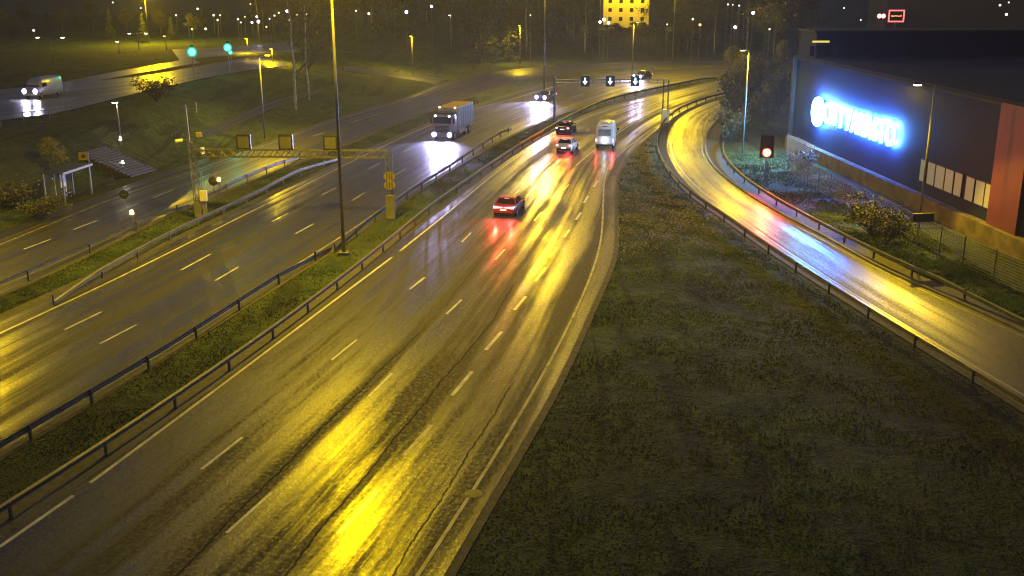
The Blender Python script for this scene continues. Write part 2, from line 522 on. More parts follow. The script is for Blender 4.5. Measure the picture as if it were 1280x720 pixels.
# upper road with its junction, on the raised ground
UR_Rp = [(0, 151), (62, 145), (125, 128), (207, 108), (287, 92), (322, 87), (360, 82)]
UR_Lp = [(0, 112), (70, 106), (120, 101), (175, 96), (230, 86), (285, 76), (330, 70)]
def lift_line(px):
    return relax(catmull([Vector((p.x, p.y, 0)) for p in (hit(x, y) for x, y in px)], 3.0), 4)
UR_R = extend(lift_line(UR_Rp), 30); UR_L = extend(lift_line(UR_Lp), 30)
ribbon('upper_road', UR_L, UR_R, 0.03, M['asph_u'], 90, lift=True, cross=8)

# footpaths
def path_px(name, a, b, m, z=0.02, lift=True, n=40):
    return ribbon(name, lift_line(a), lift_line(b), z, m, n, lift=lift, cross=3)
path_px('footpath', [(248, 166), (270, 157), (300, 143), (340, 126), (400, 112)], [(262, 172), (283, 162), (312, 149), (350, 131), (404, 115)], M['asph_s'])
path_px('footpath', [(430, 83), (480, 88), (530, 93), (560, 99)], [(430, 88), (478, 94), (520, 99), (545, 106)], M['asph_s'], 0.022)
path_px('pavement', [(0, 291), (60, 268), (110, 250), (160, 231), (215, 211), (262, 197)], [(0, 299), (60, 276), (110, 257), (156, 238), (215, 219), (262, 202)], M['asph_s'], 0.03)
path_px('parking_area', [(215, 62), (300, 58), (360, 52)], [(225, 76), (300, 68), (380, 66)], M['asph_u'], 0.03, n=20)
path_px('side_street', [(60, 106), (142, 90), (205, 79), (240, 73)], [(70, 110), (150, 96), (215, 84), (250, 79)], M['asph_u'], 0.022, n=30)

# ------------------------------------------------------------------ painted markings
mk = MB(); mw = MB()
def stripe(b, pts, w, z):
    if len(pts) < 2: return
    L = offset(pts, w/2); Rr = offset(pts, -w/2)
    n = len(b.v)
    for a, c in zip(L, Rr): b.v += [(a.x, a.y, z), (c.x, c.y, z)]
    for i in range(len(pts)-1):
        k = n+2*i; b.f.append((k, k+2, k+3, k+1))
def sline(b, px, w=0.15, z=0.0245, back=0, fwd=0):
    stripe(b, line(px, 0, back, fwd), w, z)
def dash(b, p0, p1, w=0.14, z=0.0245):
    a, c = at_z(*p0), at_z(*p1); stripe(b, [a, (a+c)/2, c], w, z)
sline(mk, [(92, 620), (0, 684)], 0.16, back=0, fwd=10)
sline(mk, [(113, 604), (190, 547), (260, 495), (390, 397), (490, 322)], 0.16)
sline(mk, [(500, 314), (560, 266), (640, 201), (711, 157), (757, 139), (816, 123), (860, 112), (900, 103)], 0.16)
for p in [((252, 587), (303, 547)), ((415, 450), (446, 425)), ((512, 362), (531, 347)), ((577, 303), (589, 291)),
          ((640, 246), (649, 238)), ((680, 211), (688, 204)), ((733, 164), (737, 161.5)), ((754, 151), (760, 148))]:
    dash(mk, *p)
for p in [((283, 667), (340, 616)), ((461, 496), (490, 467)), ((558, 393), (577, 375)), ((619, 325), (631, 312)), ((668, 276), (677, 266)), ((704, 238), (711, 231))]:
    dash(mk, *p)
for p in [((423, 668), (472, 614)), ((565, 495), (590, 465)), ((607, 438), (627, 415)), ((643, 388), (657, 371)), ((669, 352), (682, 335)),
          ((687, 322), (696, 310)), ((705, 297), (712, 287)), ((720, 275), (726, 266)), ((730, 254), (735, 245)), ((742, 234), (747, 226))]:
    dash(mk, *p, w=0.20)
dash(mw, (505, 570), (540, 532), 0.2)
sline(mw, [(522, 720), (585, 625), (635, 545), (655, 510), (690, 448), (722, 385), (741, 340), (750, 312), (753, 285), (754, 255), (756, 220), (765, 202), (790, 180), (825, 155), (858, 139)], 0.14, z=0.024, back=8)
sline(mw, [(720, 207), (744, 187), (790, 155), (830, 132), (870, 118)], 0.14)
# oncoming side
sline(mk, [(0, 417), (122, 360), (220, 312), (320, 261.5), (370, 237), (426, 209), (456, 194), (520, 164), (537, 157), (595, 136), (640, 124), (700, 107), (760, 96)], 0.16, 0.0205, back=20)
for p in [((81, 412.5), (127, 390)), ((226, 338), (263, 318)), ((340, 277), (360, 267)), ((402, 244), (420, 235)), ((460, 212), (475, 204)), ((505, 190), (517, 184)),
          ((125, 430), (171, 406)), ((269, 351), (298, 334)), ((369, 292.5), (392, 280)), ((440, 251), (456, 241)), ((494, 219), (507, 211)), ((535, 195), (546, 189)),
          ((618, 139), (627, 136)), ((680, 112), (690, 109)), ((755, 114), (765, 112)), ((640, 150), (652, 145)), ((718, 121), (729, 118))]:
    dash(mk, *p, z=0.0205)
sline(mw, [(0, 558), (155, 466), (320, 362), (435, 291), (480, 259), (525, 227), (575, 196), (640, 160), (700, 137), (750, 120), (800, 109)], 0.12, 0.0205)
# bus road
for p in [((29, 312), (64, 299)), ((92, 287), (121, 276)), ((146, 265), (172, 255)), ((192, 247), (217, 237)), ((243, 226), (262, 218)), ((392, 170), (405, 166)), ((440, 153), (450, 149)), ((462, 145.5), (470, 143))]:
    dash(mk, *p, z=0.0165)
sline(mw, [(0, 306), (100, 265), (155, 243), (240, 215), (300, 193), (332, 182), (420, 150), (480, 133), (520, 120), (560, 105), (640, 89)], 0.12, 0.0165)
# ramp
sline(mk, [(1290, 501), (1160, 424), (1042, 352), (962, 300), (918, 268), (881, 243), (856, 219), (842, 198), (838, 182), (842, 165), (853, 150), (872, 139), (896, 129)], 0.12, 0.0285)
sline(mw, [(1290, 426), (1155, 365), (1022, 298), (950, 258), (907, 228), (884, 205), (877, 188), (878, 172)], 0.12, 0.0285)
# stop line and give way marks on the upper road
structure(mk.build('lane_markings', M['paint']))
structure(mw.build('worn_lane_markings', M['paint_worn']))
# small drain cover in the shoulder
p = at_z(592, 618)
t = thing('manhole_cover', 'round dark manhole cover in the right shoulder of the near motorway', 'manhole cover', (p.x, p.y, 0.0))
MB().disc((0, 0, 0.021), (0, 0, 1), 0.33, 20, 0.012).build('frame', M['galv_d'], t)
mm = MB().disc((0, 0, 0.0335), (0, 0, 1), 0.29, 20, 0.006)
for k in range(-2, 3): mm.box((k*0.09, 0, 0.043), (0.03, 0.36, 0.006))
mm.build('lid', M['black'], t)

# ------------------------------------------------------------------ guardrails
POST = None
def guardrail(path, label, side=1, top=0.72, spacing=4.0, maxposts=100, z0=0.0, m='galv'):
    """path: ground polyline; side: which way the beam faces"""
    global POST
    o0 = path[0]
    t = thing('guardrail', label, 'guardrail', (o0.x, o0.y, z0))
    prof = [(0.0, -0.15), (0.04, -0.12), (0.08, -0.09), (0.08, -0.04), (0.02, -0.02), (0.02, 0.02), (0.08, 0.04), (0.08, 0.09), (0.04, 0.12), (0.0, 0.15)]
    prof2 = [(x-0.015, z) for x, z in reversed(prof)]
    full = prof+prof2
    secs = []
    for i, p in enumerate(path):
        tg = (path[min(i+1, len(path)-1)]-path[max(i-1, 0)]).normalized()
        nrm = Vector((-tg.y, tg.x, 0))*side
        zz = top-0.15
        d = min(i, len(path)-1-i)
        if d < 3: zz -= (3-d)*0.14
        secs.append([(p.x-o0.x+nrm.x*a, p.y-o0.y+nrm.y*a, zz+b) for a, b in full])
    MB().loft(secs).build('rail_beam', M[m], t)
    if POST is None:
        POST = MB().box((0, 0, 0.33), (0.08, 0.12, 0.66)).build('post', M['galv_d'], t); first = True
        POST.location = (0, 0, 0)
    else: copy_child(POST, t, (0, 0, 0))
    acc = 0; n = 1
    for a, b in zip(path, path[1:]):
        acc += (b-a).length
        if acc >= spacing and n < maxposts:
            acc = 0; n += 1
            tg = (b-a)
            copy_child(POST, t, (b.x-o0.x, b.y-o0.y, 0), math.atan2(tg.y, tg.x))
    return t
RT = 0.6
def rail_px(px, label, **k):
    z = 0.70
    pts = [at_z(x, y, z) for x, y in px]
    pts = relax(catmull([Vector((p.x, p.y, 0)) for p in pts], 2.0), 4)
    if k.pop('ext', 0): pts = relax(catmull(extend(pts, 18), 2.0), 1)
    return guardrail(pts, label, **k)
rail_px([(0, 632), (80, 585), (145, 540), (250, 470), (320, 422), (405, 360), (480, 302), (535, 257), (580, 225), (640, 185), (677, 163), (717, 141), (756, 124), (800, 113), (850, 103), (895, 94)],
        'long steel guardrail along the left edge of the near motorway', side=-1, ext=1, m='galv')
rail_px([(0, 552), (20, 540), (155, 462), (215, 427), (320, 359), (370, 328), (415, 301)],
        'steel guardrail beside the oncoming motorway, near stretch ending at the tall mast on the median', side=1, ext=1)
rail_px([(418, 303), (435, 292), (480, 259), (517, 234), (545, 216), (572, 199), (610, 174), (640, 156)],
        'steel guardrail beside the oncoming motorway, far stretch passing the gantry column', side=1, spacing=2.6)
rail_px([(66, 367), (80, 360), (150, 322), (215, 287), (320, 239), (370, 212), (400, 200), (421, 193)],
        'pale steel guardrail on the left edge of the oncoming motorway, ending bright under the gantry', side=-1)
rail_px([(0, 352), (47, 335), (132, 295), (202, 262), (237, 249)],
        'steel guardrail between bus road and grass strip, stretch left of the camera mast', side=1, ext=1, spacing=6)
rail_px([(250, 243), (285, 228), (320, 213), (356, 199), (375, 190)],
        'steel guardrail between bus road and grass strip, stretch right of the camera mast', side=1)
rr_left = relax(offset(RR_L, 1.15), 4)
guardrail(rr_left[:int(len(rr_left)*0.88)], 'curving guardrail on the inner left side of the exit ramp', side=-1, spacing=4.0)
rail_px([(1290, 394), (1207, 359), (1135, 330), (1072, 300), (1010, 268), (960, 240), (930, 220), (912, 202), (904, 186), (905, 172)],
        'curving guardrail on the outer right side of the exit ramp', side=1, spacing=3.0)

# railing of the upper road
def railing(path, label, h=1.1, spacing=2.5, name='railing', m='galv_d', rails=(1.0, 0.55), rr=0.035, pr=0.04):
    o0 = path[0]
    t = thing(name, label, 'railing', tuple(o0))
    for f in rails:
        MB().tube([(p.x-o0.x, p.y-o0.y, p.z-o0.z+h*f) for p in path], rr, 6).build('rail', M[m], t)
    first = None; acc = spacing; n = 0
    for i, p in enumerate(path):
        if i: acc += (p-path[i-1]).length
        if acc >= spacing and n < 100:
            acc = 0; n += 1
            loc = (p.x-o0.x, p.y-o0.y, p.z-o0.z)
            if first is None:
                first = MB().tube([(0, 0, 0), (0, 0, h)], pr, 6).build('post', M[m], t); first.location = loc
            else: copy_child(first, t, loc)
    return t
pth = [hit(x, y) for x, y in [(0, 158), (30, 154), (62, 150), (90, 143), (104, 139)]]
railing(catmull(pth, 1.0), 'dark two-rail railing on the near edge of the upper road below the van')

# ------------------------------------------------------------------ masts and street lamps
def mast(px, py, h, label, power, arms=4, group=None, r0=0.13):
    b = at_z(px, py)
    t = thing('high_mast_lamp', label, 'street lamp', (b.x, b.y, 0), 0, group)
    MB().tube([(0, 0, 0), (0, 0, h*0.5), (0, 0, h)], [r0, r0*0.75, r0*0.45], 12).build('pole', M['pole'], t, True)
    MB().box((0, 0, 0.08), (0.7, 0.7, 0.2)).build('foundation', M['concrete'], t)
    MB().tube([(0, 0, h-0.25), (0, 0, h+0.1)], 0.35, 12).build('head_frame', M['dark_metal'], t)
    for k in range(arms):
        a = 2*math.pi*k/arms+0.4
        c, s = math.cos(a), math.sin(a)
        lu = MB().box((c*0.85, s*0.85, h), (0.95, 0.42, 0.22), a).build('luminaire', M['dark_metal'], t, bevel=0.04)
        MB().box((c*0.9, s*0.9, h-0.13), (0.7, 0.32, 0.03), a).build('lamp_lens', M['sodium'], lu)
    lamp_point(t, (0, 0, h-0.45), power, SODIUM, 0.55)
    return t
M['sodium'] = emit('sodium_lamp', SODIUM, 60, False)
M['white_lamp'] = emit('white_lamp', (1, 0.93, 0.85), 22, False)
M['blue_lamp'] = emit('bluish_lamp', (0.72, 0.66, 1.0), 30, False)
M['lens_yellow'] = emit('dim_sodium_lamp', (1, 0.7, 0.1), 8, False)
PWM = 56000
mast(430, 318, 21.5, 'tall grey lighting mast in the median grass in front of the near gantry', PWM)
mast(680, 118, 24, 'tall thin lighting mast behind the car with blue headlights, beside the far lane signals', PWM*1.1)
mast(840, 87, 22, 'tall distant lighting mast beyond the motorway bend, right of the yellow-lit building', PWM*0.9)

def street_lamp(base, top, label, arm=0.0, armdir=-1, lampmat='white_lamp', power=0, color=(1, 0.9, 0.7), r=0.075, lift=True, twin=False, hsz=(0.6, 0.28, 0.14), group=None, height=None, name='street_lamp', z=None):
    b = hit(*base) if z is None else at_z(base[0], base[1], z)
    h = height if height else height_at(b, top[1], top[0])
    t = thing(name, label, 'street lamp', (b.x, b.y, b.z), 0, group)
    pl = MB().tube([(0, 0, 0), (0, 0, h*0.5), (0, 0, h)], [r*1.3, r, r*0.75], 8).build('pole', M['pole'], t, True)
    sides = [armdir] if not twin else [-1, 1]
    for s in sides:
        if arm:
            MB().tube([(0, 0, h-0.05), (s*arm*0.6, 0, h+0.06), (s*arm, 0, h+0.08)], r*0.5, 6).build('arm', M['pole'], t)
        lu = MB().box((s*(arm+hsz[0]*0.3), 0, h+0.08), hsz).build('luminaire', M['dark_metal'], t, bevel=0.03)
        MB().box((s*(arm+hsz[0]*0.3), -0.02, h+0.08-hsz[2]/2-0.03), (hsz[0]*0.8, hsz[1]*0.9, 0.06)).build('lamp_lens', M[lampmat], lu)
        if power: lamp_point(t, (s*(arm+hsz[0]*0.3), 0, h-0.15), power, color, 0.22)
    return t
street_lamp((331, 173), (325, 69), 'street lamp with a short arm beside the bus road, left of the square sign boxes', arm=0.8, armdir=1, lampmat='sodium', power=9000, color=SODIUM)
street_lamp((516, 94), (515, 45), 'slim street lamp on the far grass directly above the truck', lampmat='lens_yellow', power=9000, color=SODIUM)
street_lamp((564, 62), (564, 19), 'small lamp post in the dark trees above the truck', lampmat='white_lamp')
street_lamp((650, 80), (650, 32), 'slim street lamp by the far road, left of the tall thin mast', lampmat='lens_yellow', power=9000, color=SODIUM)
street_lamp((790, 96), (794, 28), 'slim street lamp with a hooked head below the yellow-lit building', arm=0.5, armdir=1, lampmat='lens_yellow', power=9000, color=SODIUM)
street_lamp((928, 192), (935, 63), 'tall grey street lamp on the slope behind the red signal', arm=0.5, armdir=-1, lampmat='lens_yellow', power=9000, color=SODIUM)
street_lamp((1148, 285), (1168, 106), 'tall street lamp in front of the dark building, small white light on its arm', arm=1.1, armdir=-1, lampmat='white_lamp', power=15000, color=SODIUM)
for o in list(bpy.data.objects):
    if o.type == 'LIGHT' and abs(o.data.energy-15000) < 1 and o.parent and o.parent.name.startswith('street_lamp') and abs(o.parent.location.x-31) < 3:
        o.data.spot_size = R(122); o.rotation_euler = Vector((-0.4, -0.55, -0.74)).to_track_quat('-Z', 'Y').to_euler()
street_lamp((152, 184), (149, 128), 'low footpath lamp above the stairs', lampmat='white_lamp', power=120, color=(1, 0.85, 0.5))
street_lamp((67, 82), (65, 47), 'twin-armed lamp in the car park, left of the two twin lamps', arm=1.9, twin=True, lampmat='white_lamp')
street_lamp((174, 62), (173, 42), 'twin-armed lamp in the car park, right of the two twin lamps', arm=1.5, twin=True, lampmat='white_lamp')
street_lamp((149, 66), (149, 52), 'lone lamp with a pale pole between the two twin-armed lamps', lampmat='white_lamp')
street_lamp((208, 62), (208, 45), 'lone lamp with a pale pole left of the green signals', lampmat='lens_yellow')
street_lamp((310, 66), (309, 48), 'thin pole lamp standing over the yellow-lit junction', lampmat='sodium', power=9000, color=SODIUM)
street_lamp((341, 78), (340, 61), 'short lamp behind the sodium street lamp, right edge of the junction', lampmat='lens_yellow', power=12000, color=SODIUM)
# lamps just outside the view; the right-hand one and rear mast are added
b = Vector((-37.6, 68, 0))
def free_lamp(x, y, z, h, power, label, color=SODIUM):
    t = thing('street_lamp', label, 'street lamp', (x, y, z))
    MB().tube([(0, 0, 0), (0, 0, h*0.5), (0, 0, h)], [0.1, 0.08, 0.06], 8).build('pole', M['pole'], t, True)
    lu = MB().box((0.3, 0, h+0.08), (0.7, 0.3, 0.15)).build('luminaire', M['dark_metal'], t, bevel=0.03)
    MB().box((0.3, 0, h-0.03), (0.55, 0.25, 0.05)).build('lamp_lens', M['sodium'], lu)
    lamp_point(t, (0.3, 0, h-0.3), power, color, 0.25)
    return t
def tangent(path, p):
    i = min(range(len(path)), key=lambda k: (path[k]-p).length)
    i = max(1, min(len(path)-2, i))
    t = (path[i+1]-path[i-1]).normalized()
    return math.atan2(-t.x, t.y)        # rotation that turns +Y onto the tangent

t = free_lamp(-40.2, 69, ground_h(-40.2, 69), 10, 7000, 'street lamp of the bus road just left of the view')
for o in list(t.children):
    if o.type == 'LIGHT': o.location.x = 2.6
for o in t.children:
    if o.name.startswith('luminaire'): o.location.x = 2.3
MB().tube([(0, 0, 10), (2.4, 0, 10.1)], 0.04, 6).build('arm', M['pole'], t)
free_lamp(-81, 238, ground_h(-81, 238), 11, 45000, 'street lamp of the upper road standing just above the view', SODIUM)
free_lamp(33.5, 40, 0, 12, 500, 'unseen street lamp added just right of the view', SODIUM)  # added out of view to put warm light on the ramp
free_lamp(-9.5, -14, 0, 21, 3000, 'unseen lighting mast added behind the camera', SODIUM)  # added behind the camera to wash everything in warm light

# ------------------------------------------------------------------ lattice helpers and gantries
def lattice(mbx, a, b, w, h, n, r=0.035, up=Vector((0, 0, 1))):
    a = Vector(a); b = Vector(b); d = (b-a).normalized()
    side = d.cross(up).normalized(); upv = side.cross(d).normalized()
    cs = [side*(w/2)+upv*(h/2), -side*(w/2)+upv*(h/2), -side*(w/2)-upv*(h/2), side*(w/2)-upv*(h/2)]
    for c in cs: mbx.tube([a+c, b+c], r*1.5, 5)
    for i in range(n):
        p = a.lerp(b, i/n); q = a.lerp(b, (i+1)/n)
        for k in range(4):
            c1, c2 = (cs[k], cs[(k+1) % 4]) if i % 2 else (cs[(k+1) % 4], cs[k])
            mbx.tube([p+c1, q+c2], r, 4)
    return mbx
# near gantry over the oncoming carriageway
gR = at_z(489, 273); gL = at_z(249, 271)
ang = math.atan2(gL.y-gR.y, gL.x-gR.x)
span = (gL-gR).length
t = thing('sign_gantry', 'lattice steel gantry spanning the oncoming carriageway, column with two striped yellow arrow plates', 'gantry', tuple(gR), 0)
e = Vector((gL.x-gR.x, gL.y-gR.y, 0))
zb = 5.15
lattice(MB(), (0, 0, zb), (e.x, e.y, zb), 0.55, 0.55, 34, 0.028).build('truss_beam', M['galv_y'] if 'galv_y' in M else M['galv'], t)
lattice(MB(), (0, 0, 1.95), (0, 0, zb), 0.5, 0.5, 8, 0.028, up=Vector((0, 1, 0))).build('lattice_column', M['galv'], t)
MB().box((0, 0, 0.98), (0.72, 0.72, 1.96)).build('concrete_pillar', M['concrete'], t, bevel=0.05)
for zz in (3.45, 2.75):
    pl = MB().prism([(0.42*math.cos(2*math.pi*k/12)*1.1, zz+0.36*math.sin(2*math.pi*k/12)) for k in range(12)], -0.36, -0.33).build('hazard_plate', M['yellow'], t)
    st = MB()
    for k in (-1, 0, 1): st.box((k*0.2, -0.368, zz), (0.08, 0.01, 0.5))
    st.build('black_stripes', M['black'], pl)
# lane sign boxes on the gantry, backs towards us
for px, lab in ((320, 'left'), (371, 'middle'), (425, 'right')):
    d = at_z(px, 183, zb); f = (d-gR)
    tt = max(0.03, min(0.97, (f.x*e.x+f.y*e.y)/e.length_squared))
    q = gR+e*tt
    s = thing('lane_signal_box', {'left': 'square dark-framed lane sign on the gantry, beside the sodium street lamp pole', 'middle': 'square dark-framed lane sign on the gantry, middle one of three', 'right': 'square dark-framed lane sign on the gantry, behind the tall mast'}[lab], 'lane sign', (q.x, q.y, zb+0.28), 0, 'square lane signs on the near gantry')
    MB().box((0, 0.1, 0.62), (1.12, 0.3, 1.16)).build('housing', M['dark_metal'], s, bevel=0.03)
    MB().box((0, -0.062, 0.58), (0.86, 0.02, 0.92)).build('back_panel', M['galv_d'], s)
    MB().box((0, 0.0, 0.02), (0.1, 0.1, 0.1)).build('bracket', M['galv_d'], s)
# camera and sensor mast at the left end
t = thing('camera_mast', 'grey lattice mast with camera arms, floodlight heads and a yellowish cabinet beside the bus road', 'mast', tuple(gL), 0)
H = 8.9
lattice(MB(), (0, 0, 1.2), (-0.1, 0, 6.3), 0.45, 0.45, 12, 0.022, up=Vector((0, 1, 0))).build('lattice_pole', M['galv_d'], t)
MB().box((0, 0, 0.65), (0.55, 0.55, 1.3)).build('concrete_foot', M['concrete'], t, bevel=0.04)
MB().tube([(-0.25, 0, 6), (-0.3, 0, H)], 0.05, 6).build('thin_pole', M['pole'], t)
MB().tube([(-0.3, 0, H-0.3), (0.75, 0, H-0.35)], 0.05, 6).tube([(0.5, 0, H-0.6), (0.5, 0, H+0.25)], 0.05, 6).build('cross_arm', M['galv'], t)
MB().tube([(-1.3, 0, 6.1), (0.6, 0, 6.35)], 0.04, 6).build('lower_arm', M['pole'], t)
MB().box((0.55, -0.1, 6.6), (0.5, 0.35, 0.4), 0.4).build('floodlight', M['yellow'], t, bevel=0.04)
MB().tube([(-1.3, -0.2, 6.1), (-0.8, 0.1, 6.15)], 0.13, 10).build('camera', M['white'], t)
MB().tube([(0.75, -0.1, 5.6), (0.75, -0.1, 5.1)], 0.16, 10).build('dome_camera', M['white'], t)
MB().tube([(0.05, 0, 5.0), (0.7, 0, 5.0)], 0.035, 6).build('bracket', M['pole'], t)
MB().tube([(0.45, 0, 0), (0.45, 0, 3.6)], 0.05, 8).tube([(0.62, 0, 0), (0.62, 0, 3.2)], 0.03, 8).build('antenna_pole', M['pole'], t)
cb = MB().box((0.55, -0.2, 1.75), (0.55, 0.35, 0.85)).build('cabinet', M['yellow_pale'] if 'yellow_pale' in M else M['white'], t, bevel=0.03)
MB().box((0.55, -0.1, 0.65), (0.3, 0.25, 1.3)).build('cabinet_foot', M['concrete'], t)
# far gantry with green-lit arrows over the near motorway
fL = at_z(693, 153); fR = at_z(831, 153)
e2 = fR-fL
t = thing('far_sign_gantry', 'thin distant gantry over the motorway carrying three lane arrows, concrete foot at its right end', 'gantry', tuple(fL), 0)
bm_ = MB()
bm_.box((e2.x/2, e2.y/2, 5.55), (e2.length, 0.25, 0.12), math.atan2(e2.y, e2.x)).box((e2.x/2, e2.y/2, 5.15), (e2.length, 0.25, 0.10), math.atan2(e2.y, e2.x))
for k in range(13): bm_.box((e2.x*k/12, e2.y*k/12, 5.35), (0.08, 0.2, 0.5))
bm_.build('beam', M['galv_y'], t)
MB().tube([(0, 0, 0), (0, 0, 6.0)], 0.16, 8).build('column', M['galv'], t)
MB().tube([(e2.x-0.35, e2.y, 1.6), (e2.x-0.35, e2.y, 5.6)], 0.1, 8).tube([(e2.x+0.3, e2.y, 1.6), (e2.x+0.3, e2.y, 5.6)], 0.1, 8).build('column', M['galv_d'], t)
MB().box((e2.x, e2.y, 0.85), (1.0, 0.8, 1.7)).build('concrete_foot', M['white'], t, bevel=0.05)
M['arrow'] = emit('white_green_arrow', (0.75, 1.0, 0.9), 3.0, False)
for px, lab in ((730, 'left'), (761, 'middle'), (792, 'right')):
    d = at_z(px, 100, 5.35); tt = (d.x-fL.x)/e2.x
    q = fL+e2*tt
    s = thing('lane_arrow_signal', {'left': 'black square lane signal with a white down arrow, nearest the tall thin mast', 'middle': 'black square lane signal with a white down arrow, between the two others', 'right': 'black square lane signal with a white down arrow, next to the far headlights'}[lab], 'lane signal', (q.x, q.y-0.2, 4.7), 0, 'lit lane arrows on the far gantry')
    MB().box((0, 0, 0.68), (1.2, 0.3, 1.35)).build('housing', M['black'], s, bevel=0.03)
    MB().prism([(0.09, 1.12), (0.09, 0.68), (0.32, 0.68), (0.0, 0.24), (-0.32, 0.68), (-0.09, 0.68), (-0.09, 1.12)], -0.175, -0.16).build('arrow', M['arrow'], s)
    MB().box((0, 0.1, 1.4), (0.15, 0.2, 0.1)).build('bracket', M['galv'], s)

# ------------------------------------------------------------------ traffic signals
M['green_l'] = emit('green_signal', (0.03, 1.0, 0.6), 16, False)
M['green_halo'] = emit('green_signal_halo', (0.0, 0.75, 0.42), 0.8, False)  # green bloom around the lens, made as a dim glowing disc
M['red_l'] = emit('red_signal', (1.0, 0.30, 0.10), 12, False)
M['red_halo'] = emit('red_signal_halo', (1.0, 0.06, 0.03), 1.2, False)  # red bloom around the lens, made as a dim glowing disc
M['amber_l'] = emit('amber_beacon', (1.0, 0.55, 0.08), 18, False)
b = at_z(955, 238)
t = thing('red_signal', 'glowing red traffic signal on a square backboard beside the ramp', 'traffic light', (b.x, b.y, 0), R(-10))
MB().tube([(0, 0, 0), (0, 0, 3.2)], 0.06, 8).build('pole', M['pole'], t)
MB().box((0, 0.06, 3.95), (1.25, 0.05, 2.0)).build('backboard', M['black'], t, bevel=0.03)
eb = MB()
for s in (-1, 1): eb.box((s*0.60, 0.03, 3.95), (0.04, 0.02, 2.0))
eb.box((0, 0.03, 2.97), (1.16, 0.02, 0.04)); eb.build('backboard_edge', M['galv_d'], t)
MB().box((0, -0.06, 3.95), (0.55, 0.18, 1.6)).build('housing', M['dark_metal'], t, bevel=0.04)
MB().disc((0, -0.155, 3.45), (0, -1, 0), 0.42, 20, 0.02).build('rim', M['red_halo'], t)  # glowing disc standing in for the red halo
MB().disc((0, -0.18, 3.45), (0, -1, 0), 0.33, 20, 0.03).build('lens', M['red_l'], t)
for z in (4.0, 4.5): MB().disc((0, -0.155, z), (0, -1, 0), 0.2, 16, 0.02).build('dark_lens', M['black'], t)
lamp_point(t, (0, -0.35, 3.45), 3500, (1, 0.10, 0.03), 0.22, 'signal_light', R(140), (R(-75), 0, 0))
def green(px, py, bx, by, label, pw=500, r=0.28, k=1.0):
    b = hit(bx, by)
    h = height_at(b, py, px)
    t = thing('green_signal', label, 'traffic light', tuple(b), 0, 'green traffic signals at the junction')
    MB().tube([(0, 0, 0), (0, 0, h-0.3)], 0.07, 8).build('pole', M['pole'], t)
    MB().box((0, 0.1, h+0.35), (0.42, 0.2, 1.2)).build('housing', M['black'], t, bevel=0.03)
    MB().disc((0, -0.012, h), (0, -1, 0), r*1.5, 16, 0.02).build('lens_halo', M['green_halo'], t)
    MB().disc((0, -0.035, h), (0, -1, 0), r, 14, 0.03).build('lens', M['green_l'], t)
    lamp_point(t, (0, -0.3, h), pw, (0.04, 1, 0.5), r, 'signal_light', R(140), (R(-75), 0, 0))
green(250, 65, 243, 100, 'bright green traffic signal, left one of the two largest', 260, 0.5)
green(281, 59.5, 287, 92, 'bright green traffic signal over the junction, right one of the two largest', 260, 0.46)
green(285.5, 65.5, 290, 91, 'small green repeater signal just right of the second large green light', 60, 0.22)

# ------------------------------------------------------------------ small road furniture on the left
def beacon(px, py, label, side):
    b = at_z(px, py)
    t = thing('warning_beacon', label, 'beacon', (b.x, b.y, 0))
    MB().tube([(0, 0, 0), (0, 0, 0.95)], 0.045, 8).build('post', M['pole'], t)
    MB().box((0, 0, 1.05), (0.26, 0.12, 0.3)).build('reflector', M['pole'], t, bevel=0.02)
    MB().tube([(0, 0, 1.22), (0, 0, 1.5)], [0.16, 0.12], 10).build('amber_lamp', M['amber_l'], t)
    lamp_point(t, (0, 0, 1.7), 160, (1, 0.5, 0.05), 0.12)
beacon(167, 287, 'small amber beacon on the rail of the bus road, near the centre dashes', 1)
beacon(275, 243, 'small amber beacon behind the yellowish cabinet, by the round sign', 1)
def round_back(bx, by, sy, label, r=0.36):
    b = at_z(bx, by); h = height_at(b, sy)
    t = thing('round_road_sign', label, 'road sign', (b.x, b.y, 0), R(15))
    MB().tube([(0, 0, 0), (0, 0, h+0.4)], 0.035, 8).build('post', M['pole'], t)
    MB().disc((0, -0.06, h), (0, 1, 0.0), r, 20, 0.02).build('sign_plate', M['dark_metal'], t)
    MB().box((0, -0.075, h), (r*1.2, 0.02, 0.05)).build('bracket', M['galv_d'], t)
round_back(268, 243, 226, 'dark back of a round road sign next to the amber beacon by the cabinet', 0.42)
round_back(157, 262, 243, 'dark round road sign on a thin post, in front of the bus stop', 0.38)
for (bx, by, lab) in ((154, 199, 'small white-lit marker plate on the stairs, upper one'), (155, 209, 'small white-lit marker plate on the stairs, lower one')):
    b = at_z(bx, by+8)
    t = thing('marker_light', lab, 'marker light', (b.x, b.y, ground_h(b.x, b.y)))
    MB().tube([(0, 0, 0), (0, 0, 0.75)], 0.04, 6).build('post', M['pole'], t)
    MB().tube([(0, 0, 0.75), (0, 0, 1.1)], [0.14, 0.06], 8).build('lamp_head', M['white_dim'] if 'white_dim' in M else M['white_lamp'], t)

